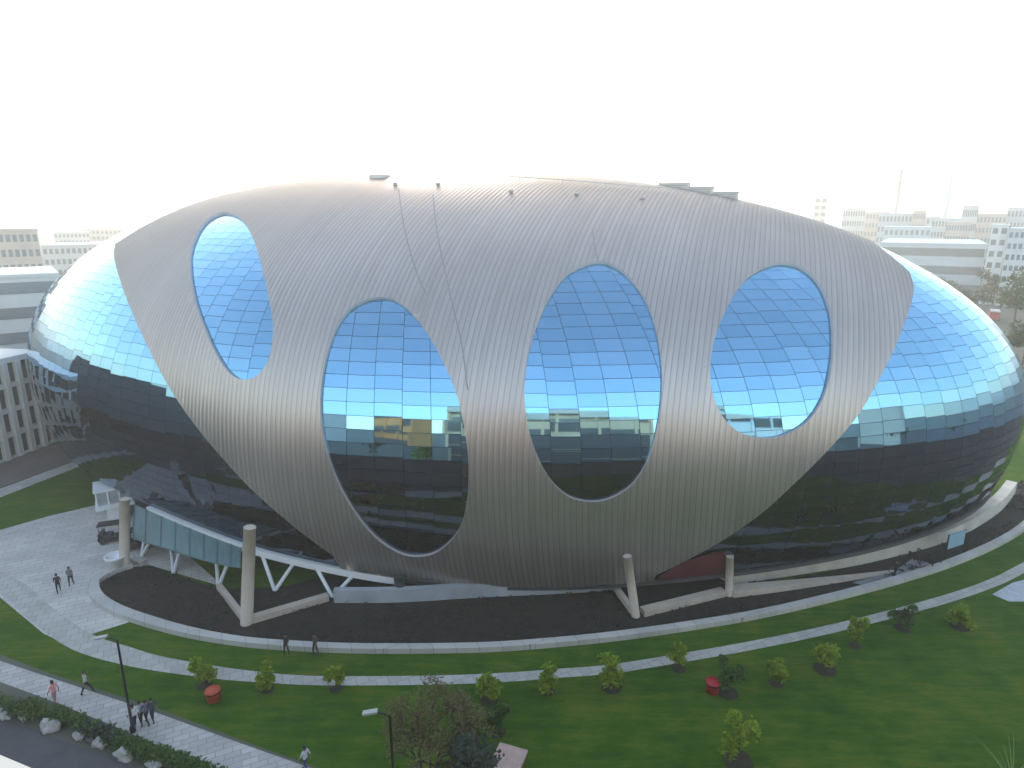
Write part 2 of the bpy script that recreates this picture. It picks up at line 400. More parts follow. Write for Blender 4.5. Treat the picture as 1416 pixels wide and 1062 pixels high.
# ------------------------------------------------------------------ metal band
L_edge = [(157,338),(155,352),(158,368),(164,388),(178,425),(196,465),(216,505),(241,548),(271,590),(306,632),(346,675),(388,713),(428,745),(466,772)]
R_edge = [(1262,378),(1268,400),(1262,428),(1244,475),(1219,525),(1189,575),(1150,620),(1105,665),(1055,710),(1000,748),(945,778),(905,797)]
H1 = [(308,294),(330,302),(348,330),(362,375),(374,430),(377,465),(370,500),(355,520),(338,526),(318,518),(298,490),(282,455),(268,415),(261,375),(262,345),(275,315),(290,300)]
H2 = [(520,413),(545,416),(570,435),(595,468),(615,505),(632,545),(643,590),(649,640),(647,690),(637,730),(615,757),(590,769),(560,768),(530,752),(505,728),(480,692),(462,655),(448,610),(443,565),(446,520),(455,480),(470,445),(490,424)]
H3 = [(828,363),(855,370),(880,392),(900,425),(912,465),(918,510),(917,555),(910,600),(897,640),(875,672),(845,690),(815,694),(785,685),(760,660),(742,625),(731,585),(727,540),(732,495),(745,450),(765,408),(790,378)]
H4 = [(1085,365),(1115,372),(1138,395),(1152,430),(1156,470),(1152,515),(1140,555),(1118,585),(1085,603),(1055,606),(1025,598),(1003,578),(990,550),(985,515),(990,475),(1003,440),(1022,405),(1048,378)]
def smooth_ang(px, closed):
    d = [ang(hit_dir(u, v, OFF)) for u, v in px]
    return [(p.x, p.y) for p in cr([Vector((a, b, 0)) for a, b in d], closed, 5)]
Le = smooth_ang(L_edge, False); Re = smooth_ang(R_edge, False)
print('band top angles', Le[0], Re[0])
PT = math.pi/2
def close_top(e):   # carry the edge on over the roof and mirror it down the far side
    a0, p0 = e[0]
    top = [(a0 + (.03 if a0 < 0 else -.03)*math.sin((p-p0)/(PT-p0+1e-6)*PT), p) for p in np.linspace(p0, PT, 10)[1:]]
    front = list(reversed(e)) + top
    return front + [(a, math.pi-p) for a, p in reversed(front[:-1])]
Lc = close_top(Le); Rc = close_top(Re)
def bottom_ps(al):
    for ps in np.linspace(0, -1.2, 300):
        q = shell_pt(from_ang(al, ps), OFF)
        if q.z + EC.z < zc_at(q.x)+.05: return ps
    return -1.2
Lc[0] = (Lc[0][0], bottom_ps(Lc[0][0])); Rc[0] = (Rc[0][0], bottom_ps(Rc[0][0]))
aL, aR = Lc[0][0], Rc[0][0]
bot = [(aL+(aR-aL)*t, bottom_ps(aL+(aR-aL)*t)) for t in np.linspace(0, 1, 30)[1:-1]]
Lc[-1] = (Lc[-1][0], math.pi-Lc[0][1]); Rc[-1] = (Rc[-1][0], math.pi-Rc[0][1])
outer = [(a, b) for a, b in Lc] + [(a, math.pi-b) for a, b in bot] + list(reversed(Rc)) + list(reversed(bot))
holes = [smooth_ang(h, True) for h in (H1, H2, H3, H4)]
def inside(p, poly):
    r = False; n = len(poly)
    for i in range(n):
        a, b = poly[i], poly[(i+1) % n]
        if (a[1] > p[1]) != (b[1] > p[1]) and p[0] < (b[0]-a[0])*(p[1]-a[1])/(b[1]-a[1])+a[0]: r = not r
    return r
V2, E2 = [], []
for loop in [outer] + holes:
    b = len(V2); V2 += [Vector(p) for p in loop]; E2 += [(b+i, b+(i+1) % len(loop)) for i in range(len(loop))]
amin, amax = min(p[0] for p in outer), max(p[0] for p in outer); pmin, pmax = min(p[1] for p in outer), max(p[1] for p in outer)
step = .022
for i, a in enumerate(np.arange(amin, amax, step)):
    for j, p in enumerate(np.arange(pmin, pmax, step*1.6)):
        q = (a + (step/2 if j % 2 else 0), p)
        if inside(q, outer) and not any(inside(q, h) for h in holes): V2.append(Vector(q))
r = geometry.delaunay_2d_cdt(V2, E2, [], 0, 1e-6)
ov, oe, of = r[0], r[1], r[2]
keep = []
for f in of:
    c = (sum(ov[i].x for i in f)/len(f), sum(ov[i].y for i in f)/len(f))
    if inside(c, outer) and not any(inside(c, h) for h in holes): keep.append(list(f))
band = bpy.data.meshes.new('metal_band')
TH = .27
po = [shell_pt(from_ang(p.x, p.y), OFF) + EZ for p in ov]; pi_ = [shell_pt(from_ang(p.x, p.y), OFF-TH) + EZ for p in ov]
# boundary edges for the rim
cnt = {}
for f in keep:
    for i in range(len(f)):
        e = (f[i], f[(i+1) % len(f)]); k = tuple(sorted(e)); cnt.setdefault(k, []).append(e)
bnd = [v[0] for v in cnt.values() if len(v) == 1]
NV = len(ov); vs = [tuple(p) for p in po] + [tuple(p) for p in pi_]; fs = []; ms = []
def orient(f):
    a, b, c = po[f[0]], po[f[1]], po[f[2]]; n = (b-a).cross(c-a); return f if n.dot(a-EZ) > 0 else f[::-1]
for f in keep: fs.append(orient(f)); ms.append(0)
for f in keep: fs.append([i+NV for i in orient(f)[::-1]]); ms.append(1)
for a, b in bnd:
    k = len(vs); vs += [tuple(po[a]), tuple(po[b]), tuple(pi_[b]), tuple(pi_[a])]; fs.append([k, k+3, k+2, k+1]); ms.append(1)
band.from_pydata(vs, [], fs); band.materials.append(M['metal']); band.materials.append(M['rim'])
band.polygons.foreach_set('material_index', ms); band.polygons.foreach_set('use_smooth', [True]*len(keep)*2 + [False]*len(bnd))
uvl = band.uv_layers.new(name='UVMap')
ucoord = []
for v in vs: ucoord.append((v[0]/.42, (math.atan2(v[2]-EC.z, -v[1]))*1.6))
li = np.empty(len(band.loops), np.int32); band.loops.foreach_get('vertex_index', li)
uvl.data.foreach_set('uv', np.array(ucoord, np.float32)[li].ravel())
band.update(); link(bpy.data.objects.new('metal_band', band), egg)
def on_band(u, v, extra=0.): return shell_pt(hit_dir(u, v, OFF), OFF+extra) + EZ
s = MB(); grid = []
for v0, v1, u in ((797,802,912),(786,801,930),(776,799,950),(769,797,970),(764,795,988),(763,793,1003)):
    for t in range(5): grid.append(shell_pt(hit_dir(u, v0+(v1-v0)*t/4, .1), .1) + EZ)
s.add(grid, [(i*5+t, i*5+t+1, i*5+t+6, i*5+t+5) for i in range(5) for t in range(4)], 0, True); s.build('red_reflection', M['redreflect'], egg, recalc=True)  # red reflection in the hull glass, painted as an opaque patch
M['seam'] = mat('dark seam', (.30,.29,.285), .9)
# raised seams running down from the roof beside the second opening
for px in ([(551,262),(556,300),(566,345),(580,388),(590,408)], [(599,270),(603,310),(612,360),(626,420),(640,480),(648,540)], [(822,318),(824,340),(829,360)]):
    s = MB(); s.tube([on_band(q.x, q.y, -.02) for q in cr([Vector((u, v, 0)) for u, v in px], False, 6)], .06, 6); s.build('roof_seam', M['seam'], egg)
# roof fittings
M['vent'] = mat('grey vent', (.52, .52, .515), .6); M['slat'] = mat('grey louvre', (.34, .345, .34), .6)
for u, v in ((546,256),(606,256),(708,266),(800,270),(892,276)):
    p = on_band(u, v); s = MB(); s.lathe(p, [(.0,-.2),(.17,-.2),(.17,.10),(.24,.12),(.20,.2),(0,.24)], 10); s.build('roof_vent', M['vent'], egg)
for u, v, w in ((938,258,3.2),(972,262,3.4),(1008,269,3.2)):
    p = on_band(u, v); s = MB()
    s.box(p.x-w/2, p.x+w/2, p.y-1.1, p.y+1.1, p.z-.7, p.z+.35, 0); s.box(p.x-w/2-.08, p.x+w/2+.08, p.y-1.18, p.y+1.18, p.z+.35, p.z+.42, 1)
    for k in range(3): s.box(p.x-w/2+.2, p.x+w/2-.2, p.y-1.14, p.y-1.1, p.z-.45+k*.26, p.z-.33+k*.26, 2)
    s.build('roof_plant', [M['vent'], M['rim'], M['slat']], egg)
rail = [on_band(u, v, .0) + Vector((0, 0, .35)) for u, v in ((608,244),(660,246),(720,250),(780,254),(840,259),(900,264),(930,266))]
s = MB(); s.tube(rail, .045, 6)
for p in rail: s.tube([p - Vector((0, 0, .6)), p], .03, 5)
s.build('roof_rail', M['vent'], egg)
for u, v in ((525,245),):
    p = on_band(u, v); s = MB(); s.box(p.x-.9, p.x+.9, p.y-.7, p.y+.7, p.z-.4, p.z+.2); s.build('roof_hatch', M['vent'], egg)

# V struts, masts, canopy (world coordinates -> building frame)
def B(w):
    l = to_local(w); return Vector((l.x, l.y, w[2] if not isinstance(w, Vector) else w.z))
def strut(a, b, r, name, m): s = MB(); s.tube([B(a), B(b)], r, 8); return s.build(name, m, egg)
VS = [((196,770),(205,745),(226,748)), ((240,793),(232,762),(258,762)), ((302,812),(296,772),(325,775)),
      ((380,817),(361,762),(408,775)), ((460,826),(436,786),(490,797))]
for (bu, bv), (lu, lv), (ru, rv) in VS:
    b = gp(bu, bv)
    for u in (lu, ru): strut(b, edge_u(u, .1, -.35), .16, 'strut', M['white_paint'])
# teal canopy left of the cream mast
cs = [186,222,262,300,333]; cl = [(184,744),(222,755),(262,768),(300,778),(332,784)]
c = MB(); A = [B(edge_u(u, .4, -.3)) for u in cs]; D = [B(gp(u, v, 2.5)) for u, v in cl]
A = cr(A, False, 4); D = cr(D, False, 4)
n = len(A); off = Vector((0, 0, -.14))
c.add([*A, *D, *[p+off for p in A], *[p+off for p in D]], [(i, n+i, n+i+1, i+1) for i in range(n-1)] + [(2*n+i, 2*n+i+1, 3*n+i+1, 3*n+i) for i in range(n-1)] +
      [(n+i, 3*n+i, 3*n+i+1, n+i+1) for i in range(n-1)] + [(0, 2*n, 3*n, n), (n-1, 2*n-1, 4*n-1, 3*n-1)], 0)
for i in range(0, n, 2): c.beam(A[i]+Vector((0,0,.03)), D[i]+Vector((0,0,.03)), .07, .06, 1)
c.build('entrance_canopy', [M['teal'], mat('canopy rib', (.10,.17,.18), .5)], egg, recalc=True)
# masts
def mast(base, top, w, name, m):
    s = MB(); s.tube([B(base), B(base)*.0 + B(top)], [w, w*.96], 14); return s.build(name, m, egg)
b1 = gp(341, 862); mast(b1, b1 + Vector((1.05, 0, hgt(b1, 729))), .46, 'mast', M['concrete'])
b0 = gp(172, 786); mast(b0, b0 + Vector((1.0, 0, hgt(b0, 690))), .42, 'mast', M['concrete'])
b2 = gp(879, 852); h2 = hgt(b2, 768); mast(b2, b2 + Vector((-.9, -.1, h2)), .34, 'mast', M['concrete'])
b3 = gp(1008, 823); mast(b3, b3 + Vector((-.35, -.35, hgt(b3, 766))), .32, 'mast', M['concrete'])
bd = gp(557, 828); mast(bd, bd + Vector((-.3, .3, 1.9)), .45, 'mast', M['darkgrey'])
def gb(p, q, m=M['concrete'], w=.5, h=.5):
    s = MB(); s.beam(B(gp(*p)+Vector((0,0,h/2))), B(gp(*q)+Vector((0,0,h/2))), w, h); s.build('ground_beam', m, egg)
gb((337,858),(303,814), w=.4); gb((349,860),(454,829), w=.62, h=.5)
gb((888,850),(1000,822), w=.75, h=.5); gb((874,848),(845,808), w=.4)
# rails of the right hand frame
for a, bb in (((884,803),(986,793)), ((986,793),(1004,802))):
    s = MB(); s.tube([B(gp(*a, 1.0)), B(gp(*bb, 1.0))], .13, 8); s.build('frame_rail', M['concrete'], egg)
# pale low wall that carries on round the right hand end, and the cream slab in front
rw_px = [(1014,810),(1060,802),(1130,791),(1200,779),(1300,753),(1345,733),(1385,706),(1404,682)]
pts = cr([gp(*p) for p in rw_px], False, 6)
s = MB(); o = offs(pts, 1.0); n = len(pts); h = 1.3
s.add([B(p) for p in pts] + [B(p+Vector((0,0,h))) for p in pts] + [B(p+Vector((0,0,h))) for p in o] + [B(p) for p in o],
      [(i,i+1,n+i+1,n+i) for i in range(n-1)] + [(n+i,n+i+1,2*n+i+1,2*n+i) for i in range(n-1)] + [(2*n+i,2*n+i+1,3*n+i+1,3*n+i) for i in range(n-1)] + [(0,n,2*n,3*n),(n-1,4*n-1,3*n-1,2*n-1)], 0)
s.build('base_wall', mat('pale weathered concrete', (.56,.53,.47), .8, var=.25, scale=.35), egg, recalc=True)
pts = cr([gp(*p) for p in [(462,834),(520,834),(580,832),(640,828),(720,824),(800,820),(856,816)]], False, 5)
s = MB(); o = offs(pts, .5); n = len(pts); h = 1.15
s.add([B(p) for p in pts] + [B(p+Vector((0,0,h))) for p in pts] + [B(p+Vector((0,0,h))) for p in o] + [B(p) for p in o],
      [(i,i+1,n+i+1,n+i) for i in range(n-1)] + [(n+i,n+i+1,2*n+i+1,2*n+i) for i in range(n-1)] + [(2*n+i,2*n+i+1,3*n+i+1,3*n+i) for i in range(n-1)] + [(0,n,2*n,3*n),(n-1,4*n-1,3*n-1,2*n-1)], 0)
s.build('base_wall', mat('blue grey base panels', (.36,.40,.43), .6, var=.2, scale=.4), egg, recalc=True)
# white glazed porch at the left end
p = gp(150, 722); s = MB(); q = B(p); ax = (B(gp(184, 715)) - q).normalized(); ay = Vector((-ax.y, ax.x, 0)); 
Mx = Matrix((( ax.x, ay.x, 0, q.x), (ax.y, ay.y, 0, q.y), (0, 0, 1, 0), (0, 0, 0, 1)))
def pb(x0, x1, y0, y1, z0, z1, mi=0):
    s.obox(Mx @ Matrix.Translation(((x0+x1)/2, (y0+y1)/2, (z0+z1)/2)), x1-x0, y1-y0, z1-z0, mi)
pb(0, 1.9, 0, 2.5, 0, 1.55, 0); pb(-.9, 2.5, -.5, 3.2, 1.55, 1.85, 1)
for x in (-.7, .3, 1.3, 2.3): pb(x-.07, x+.07, -.1, .04, 1.85, 3.5, 1)
pb(-.75, 2.4, .04, 2.6, 1.85, 3.3, 2); pb(-.9, 2.5, -.15, 2.8, 3.3, 3.55, 1)
s.build('entrance_porch', [M['white'], M['white_paint'], mat('pale grey glazing', (.45,.48,.5), .1, metal=.3)], egg)

# ------------------------------------------------------------------ ground
def sheet(name, pts, z, m, label=None):
    b = MB(); b.poly([(p.x, p.y) for p in pts], z); o = b.build(name, m); o['kind'] = 'structure'; return o
g = MB(); g.add([(-3000,-260,0),(3000,-260,0),(3000,4200,0),(-3000,4200,0)], [(0,1,2,3)]); g.build('ground', M['ground'])['kind'] = 'structure'
lawn_px = [(-110,880),(0,905),(60,928),(120,948),(220,980),(330,1022),(440,1062),(560,1110)]
lw = [gp(*p) for p in lawn_px] + [Vector((2, 14, 0)), Vector((40, 14, 0)), Vector((46, 40, 0)), Vector((62, 62, 0)), Vector((90, 90, 0)), Vector((85, 118, 0)), Vector((0, 150, 0)), Vector((-58, 128, 0)), Vector((-60, 100, 0))]
lw += [gp(112, 640), gp(0, 684), gp(-60, 706)]
sheet('lawn', lw, .004, M['lawn'])
# plaza
pl_px = [(-160,775),(-80,752),(0,733),(70,713),(135,698),(185,690),(235,745),(310,815),(262,790),(205,781),(160,795),(122,815),(128,838),(168,864),(104,884),(122,905),(60,873),(0,822),(-80,770)]
pl = [gp(*p) for p in pl_px[:7]] + [gp(310,815), gp(205,781), gp(160,792), gp(120,812), gp(128,838), gp(168,864), gp(104,884), gp(118,904), gp(60,874), gp(0,824), gp(-160,700)]
pl = [gp(-70,752), gp(0,733), gp(70,713), gp(135,698), gp(185,690), gp(235,745), gp(310,812), gp(205,781), gp(160,792), gp(121,808), gp(136,835), gp(180,860), gp(104,884), gp(120,906), gp(60,876), gp(0,826), gp(-60,800)]
sheet('plaza', pl, .008, M['plaza'])
# paved apron under the building
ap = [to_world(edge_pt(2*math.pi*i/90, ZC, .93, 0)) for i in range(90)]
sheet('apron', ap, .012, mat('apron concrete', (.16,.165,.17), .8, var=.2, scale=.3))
# dark bed
bed_px = [(208,782),(175,786),(150,796),(133,811),(148,829),(200,850),(262,869),(330,882),(400,889),(500,893),(650,892),(750,886),(850,876),(950,862),(1050,845),(1150,822),(1250,796),(1320,774),(1380,749),(1416,724),(1450,690),(1455,650)]
bed = cr([gp(*p) for p in bed_px], False, 5)
inner = [gp(1405,668), gp(1385,700), gp(1345,726), gp(1290,752), gp(1220,772), gp(1150,790), gp(1080,804), gp(1010,790), gp(950,775), gp(860,775), gp(700,780), gp(560,785), gp(455,795), gp(390,812), gp(303,815), gp(245,795)]
sheet('planting_bed', bed + inner, .016, M['soil'])
# kerb: a real low wall round the bed
kp = cr([gp(*p) for p in [(180,781),(152,791),(124,808),(126,830),(152,849),(200,867),(262,883),(330,894),(400,900),(500,904),(650,903),(750,897),(850,887),(950,873),(1050,856),(1150,833),(1250,806),(1320,783),(1380,757),(1420,732),(1456,696)]], False, 6)
def kerb(name, pts, w, h, m, taper=None):
    s = MB(); n = len(pts)
    o = offs(pts, w) if taper is None else [p + (q-p)*t for p, q, t in zip(pts, offs(pts, w), taper)]
    up = Vector((0, 0, h))
    s.add(pts + [p+up for p in pts] + [p+up for p in o] + o,
          [(i,i+1,n+i+1,n+i) for i in range(n-1)] + [(n+i,n+i+1,2*n+i+1,2*n+i) for i in range(n-1)] + [(2*n+i,2*n+i+1,3*n+i+1,3*n+i) for i in range(n-1)] + [(0,n,2*n,3*n),(n-1,4*n-1,3*n-1,2*n-1)])
    return s.build(name, m, None, recalc=True)
k = kerb('kerb_wall', kp, .62, .42, M['kerb'], [1.35 if i < 30 else max(1, 1.35-(i-30)*.03) for i in range(len(kp))])
tag(k, 'pale concrete kerb wall curving round the dark planting bed', 'kerb wall')
# outer path
op = cr([gp(*p) for p in [(-170,800),(-60,795),(0,820),(30,848),(60,873),(90,893),(120,906),(160,917),(210,927),(300,939),(380,945),(450,948),(600,947),(700,943),(780,937),(850,931),(950,915),(1050,897),(1150,876),(1250,851),(1330,828),(1385,808),(1420,790),(1500,745),(1560,690)]], False, 6)
wd = [1.7 if i < 40 else max(.9, 1.7-(i-40)*.04) for i in range(len(op))]
o = [p + (q-p)*w for p, q, w in zip(op, offs(op, 1.0), wd)]
s = MB(); n = len(op)
s.add([(p.x,p.y,.014) for p in op] + [(p.x,p.y,.014) for p in o], [(i,i+1,n+i+1,n+i) for i in range(n-1)])
s.build('path', M['path'])['kind'] = 'structure'
# footpath, road at the lower left
fp = [gp(*p) for p in [(-160,862),(0,914),(60,934),(120,954),(220,987),(330,1027),(440,1066),(540,1105),(470,1105),(300,1068),(230,1036),(150,1001),(60,965),(0,943),(-160,890)]]
sheet('footpath', fp, .012, M['footpath'])
rd = [gp(*p) for p in [(-200,925),(0,992),(70,1018),(140,1042),(215,1075),(330,1130)]] + [Vector((-14, 8, 0)), Vector((-60, 8, 0)), Vector((-80, 24, 0))]
sheet('road', rd, .012, M['asphalt'])
# upper left: pavement strip and reddish road
sheet('pavement', [gp(-120,722), gp(0,676), gp(108,636), gp(118,642), gp(0,688), gp(-120,736)], .014, M['path'])
sheet('side_road', [gp(-160,715), gp(0,674), gp(108,635), gp(100,612), gp(60,618), gp(0,642), gp(-160,690)], .010, M['redroad'])
sheet('unseen_dark_ground_left', [Vector((-130,10,0)), gp(-110,880), gp(-60,800), gp(-70,752), gp(-60,706), gp(-160,715), Vector((-130,70,0))], .006, M['asphalt'])  # unseen sheet added so the lower left glass mirrors dark ground
sheet('unseen_dark_ground_right', [Vector((41,0,0)), Vector((140,0,0)), Vector((160,110,0)), Vector((91,90,0)), Vector((63,62,0)), Vector((47,40,0)), Vector((41,14,0))], .006, M['asphalt'])  # out of view, added to darken what the right end mirrors
# right: pale paving by the path, access ramp over the bed
sheet('paved_landing', [gp(1372,822), gp(1400,806), gp(1440,796), gp(1460,812), gp(1425,832), gp(1395,832)], .018, mat('pale blue grey paving', (.42,.46,.50), .6, var=.2, scale=1.5))
sheet('ramp', [gp(1178,806), gp(1238,790), gp(1262,772), gp(1296,783), gp(1252,800), gp(1205,812)], .022, mat('ramp concrete', (.26,.27,.29), .8, var=.2, scale=.8))
sl_ = cr([gp(*p_) for p_ in [(1014,827),(1070,820),(1130,811),(1190,801),(1240,791)]], False, 5); n = len(sl_); b = MB()
so_ = [p_ + (q_-p_)*(1 - .75*i/(n-1)) for i, (p_, q_) in enumerate(zip(sl_, offs(sl_, 1.1)))]; up_ = [Vector((0, 0, .6*(1 - .9*(i/(n-1))**1.5))) for i in range(n)]
b.add(sl_ + [p_+u_ for p_, u_ in zip(sl_, up_)] + [p_+u_ for p_, u_ in zip(so_, up_)] + so_, [(i,i+1,n+i+1,n+i) for i in range(n-1)] + [(n+i,n+i+1,2*n+i+1,2*n+i) for i in range(n-1)] + [(2*n+i,2*n+i+1,3*n+i+1,3*n+i) for i in range(n-1)] + [(0,n,2*n,3*n),(n-1,4*n-1,3*n-1,2*n-1)])
o = b.build('retaining_slab', M['concrete'], None, True)
tag(o, 'low cream concrete slab lying in the dark bed between mast and ramp', 'concrete slab')
# low dark planting in the bed: uncountable
def leaf_cloud(mb, c, rx, ry, rz, n, size, hollow=.35, mi=0, flat=.0):
    c = Vector(c)
    for _ in range(n):
        d = Vector((random.gauss(0,1), random.gauss(0,1), random.gauss(0,1))).normalized(); rr = (hollow + (1-hollow)*random.random())**.6
        k = .75 + .5*noise.noise(d*1.7 + c*.37)
        p = c + Vector((d.x*rx, d.y*ry, d.z*rz))*rr*k
        a = Vector((random.gauss(0,1), random.gauss(0,1), random.gauss(0,.6))).normalized()*size*random.uniform(.6,1.3)
        nn = Vector((random.gauss(0,.6), random.gauss(0,.6), 1)); bb = a.cross(nn).normalized()*size*random.uniform(.35,.7)
        mb.add([p-a, p-bb*.9, p+a, p+bb], [(0,1,2,3)], mi)
def inpoly(p, poly): return inside((p.x, p.y), [(q.x, q.y) for q in poly])
bedpoly = bed + inner
xs = [p.x for p in bedpoly]; ys = [p.y for p in bedpoly]
s = MB(); k = 0
while k < 900:
    p = Vector((random.uniform(min(xs), max(xs)), random.uniform(min(ys), max(ys)), .05))
    if inpoly(p, bedpoly) and noise.noise(p*.22) > -.12:
        leaf_cloud(s, p, .35, .35, .16, 14, .12); k += 1
tag(s.build('ground_cover', M['cover']), None, None, None, 'stuff')

# ------------------------------------------------------------------ trees
def crown_mesh(rx, rz, n, size, seed, clumps=6):
    random.seed(seed); s = MB()
    for i in range(clumps):
        t = i/clumps*6.28 + random.random(); rr = rx*random.uniform(.15,.6)
        leaf_cloud(s, (math.cos(t)*rr, math.sin(t)*rr, random.uniform(-.5,.6)*rz), rx*random.uniform(.4,.62), rx*random.uniform(.4,.62), rz*random.uniform(.35,.55), n//clumps, size, .2)
    return s
def trunk_mb(h, r, branches=4, spread=.5):
    s = MB(); s.tube([(0,0,0), (r*.4,0,h*.35), (-r*.3,r*.4,h*.7), (0,0,h)], [r, r*.8, r*.62, r*.35], 7)
    for i in range(branches):
        t = i*2.4; z = h*(.55+.1*i % .4); s.tube([(0,0,z), (math.cos(t)*spread*.5, math.sin(t)*spread*.5, z+spread*.5), (math.cos(t)*spread, math.sin(t)*spread, z+spread*.9)], [r*.5, r*.35, r*.15], 5)
    return s
def make_tree(name, base, H, W, n, size, leaf, seed, label, cat='tree', group=None, tf=.5, r=None):
    o = empty(name, base); tag(o, label, cat, group)
    c = crown_mesh(W/2, H*(1-tf*.6)/2, n, size, seed, 7)
    cz = H - H*(1-tf*.6)/2
    c.v = [(x, y, z+cz) for x, y, z in c.v]
    c.build('crown', leaf, o); trunk_mb(H*.75, r or max(.05, H*.018), 5, W*.28).build('trunk', M['trunk'], o)
    return o
YT = [ # u, v(base), v(top), width px, leaf, label
 (283,948,912,26,'leaf_young','slim young tree standing just left of the orange red bin'),
 (370,953,920,24,'leaf_young','narrow pale young tree on the path edge, second from the left of the row'),
 (465,953,917,27,'leaf_young','bushy yellow green sapling on the path edge left of the bare brown tree'),
 (676,968,932,32,'leaf_young','round sapling just right of the bare brown tree'),
 (757,955,919,28,'leaf_young','pointed sapling at the path edge, first to the right of the round one'),
 (845,950,904,36,'leaf_young','largest yellow green sapling on the path edge, straight below the leaning cream mast'),
 (938,924,890,28,'leaf_young','small sapling overlapping the far side of the path below the right hand frame'),
 (1006,958,915,38,'leaf_dark','dark round sapling right beside the red bin'),
 (1073,945,915,24,'leaf_young','small faint sapling standing in the lawn to the right of the red bin'),
 (1140,926,888,36,'leaf_young','wide yellow green sapling in the lawn with a dark base'),
 (1183,893,853,20,'leaf_young','thin upright sapling on the lawn edge below the ramp'),
 (1247,869,833,26,'leaf_dark','short sapling close to the path on the right below the ramp'),
 (1327,867,840,28,'leaf_young','rightmost small sapling of the row, near the pale landing'),
 (1020,1052,985,48,'leaf_young','big yellow green sapling nearest the viewer in the middle of the lawn'),
 (688,1012,972,30,'leaf_dark','low dark sapling in the lawn between the bluish bush and the round sapling')]
for i, (u, v, vt, w, lf, lab) in enumerate(YT):
    p = gp(u, v); H = hgt(p, vt); W = w/F*(p-Vector((0,0,CH))).length
    yt = make_tree('young_tree', p, H*1.05, W*1.25, 640, .16, M[lf], 40+i, lab, 'sapling', 'young trees planted along the lawn', .12, .045)
    s = MB(); rm = W*.32; s.lathe((0,0,0), [(rm*1.05*random.uniform(.9,1.1), .006), (rm*.8, .05), (.08, .09), (0, .09)], 16)  # low brown disc round the foot of each stem
    s.v = [(x*(1+.15*noise.noise(Vector((x*2, y*2, i)))), y*(1+.15*noise.noise(Vector((y*2, x*2, i+9)))), z) for x, y, z in s.v]; s.build('base_disc', M['disc'], yt)
# bare brown tree close to the viewer
def big_bare(base, H, W):
    o = empty('bare_tree', base); tag(o, 'tall sparse brown tree with thin olive foliage at the bottom of the picture', 'tree')
    random.seed(5); s = MB(); tips = []
    def grow(p, d, L, r, lev):
        q = p + d*L; mid = (p+q)/2 + Vector((random.gauss(0,.06), random.gauss(0,.06), 0))*L
        s.tube([p, mid, q], [r, r*.85, r*.7], 6 if lev < 2 else 4)
        if lev >= 4: tips.append(q); return
        for _ in range(3 if lev < 3 else 2):
            nd = (d + Vector((random.gauss(0,.55), random.gauss(0,.55), random.gauss(.12,.25)))).normalized()
            grow(q, nd, L*random.uniform(.62,.82), r*.62, lev+1)
        if lev >= 2: tips.append(q)
    for a in range(4):
        t = a*1.57+.4; grow(Vector((math.cos(t)*.15, math.sin(t)*.15, 0)), Vector((math.cos(t)*.28, math.sin(t)*.28, 1)).normalized(), H*.27, .10, 0)
    s.build('trunk', M['trunk'], o)
    c = MB()
    for t in tips: leaf_cloud(c, t, .6, .6, .45, 13, .10, .1)
    c.build('crown', M['leaf_brown'], o); return o
pb_ = gp(598, 1085); big_bare(pb_, hgt(pb_, 920)*.92, 7)
pq = gp(652, 1125); make_tree('leafy_bush', pq, hgt(pq, 1000), 4.6, 2600, .13, M['leaf_blue'], 77, 'dense bluish green bush below the bare brown tree', 'bush', None, .15, .08)

p = gp(1398, 1092); o = empty('long_leaved_plant', p); tag(o, 'plant with long pale green blades at the lower right corner of the lawn', 'plant')
random.seed(91); s = MB()
for k in range(26):
    t = random.uniform(0, 6.28); L = random.uniform(1.3, 2.9); w = .035; e = random.uniform(.25, .75)
    d = Vector((math.cos(t), math.sin(t), 0)); n_ = Vector((-d.y, d.x, 0)); pr = []
    for q in range(6):
        f = q/5; c_ = d*(L*e*f*(.6+.6*f)) + Vector((0, 0, L*(f - .32*f*f*e*1.4))); pr += [c_ - n_*w*(1-f*.85), c_ + n_*w*(1-f*.85)]
    s.add(pr, [(2*q, 2*q+1, 2*q+3, 2*q+2) for q in range(5)])
s.build('blades', leafmat('pale blades', (.12,.20,.05), (.24,.34,.10), .3), o)
# hedge bushes and white boulders beside the footpath
HB = [(18,985,70,'leaf_hedge','clipped hedge clump at the left picture edge beside the footpath'), (58,990,62,'leaf_hedge','long low hedge clump left of the pair of pale boulders'),
      (104,1006,70,'leaf_hedge','hedge clump between the footpath and the middle boulders'), (146,1022,52,'leaf_blue','dark bluish hedge clump left of the lamp post foot'),
      (172,1034,44,'leaf_dark','small dark clump right at the foot of the lamp post'), (203,1046,46,'leaf_hedge','round hedge bush just right of the lamp post foot'),
      (240,1058,62,'leaf_hedge','broad hedge clump below the group of walkers'), (290,1078,66,'leaf_dark','lowest hedge clump cut by the bottom edge of the picture')]
for i, (u, v, w, lf, lab) in enumerate(HB):
    p = gp(u, v); W = w/F*(p-Vector((0,0,CH))).length; H = 1.15
    random.seed(200+i); s = MB()
    o = empty('hedge_bush', p, .42 if False else -.42); tag(o, lab, 'bush', 'hedge bushes along the footpath')
    for k in range(5): leaf_cloud(s, (W*(-.38+.19*k), random.uniform(-.15,.15), .55), W*.2, .62, .52*random.uniform(.8,1.15), 190, .12, .3)
    s.build('foliage', M[lf], o)
    t = MB()
    t.tube([(0,0,0),(.05,.05,.7)], .05, 6)
    t.build('stem', M['trunk'], o)
M['rock'] = mat('pale boulder', (.22,.22,.21), .9, col2=(.50,.50,.47), scale=3, bump=.8, bscale=5)
M['rockgrey'] = mat('grey boulder', (.07,.08,.10), .85, col2=(.14,.15,.17), scale=2, bump=.6, bscale=4)
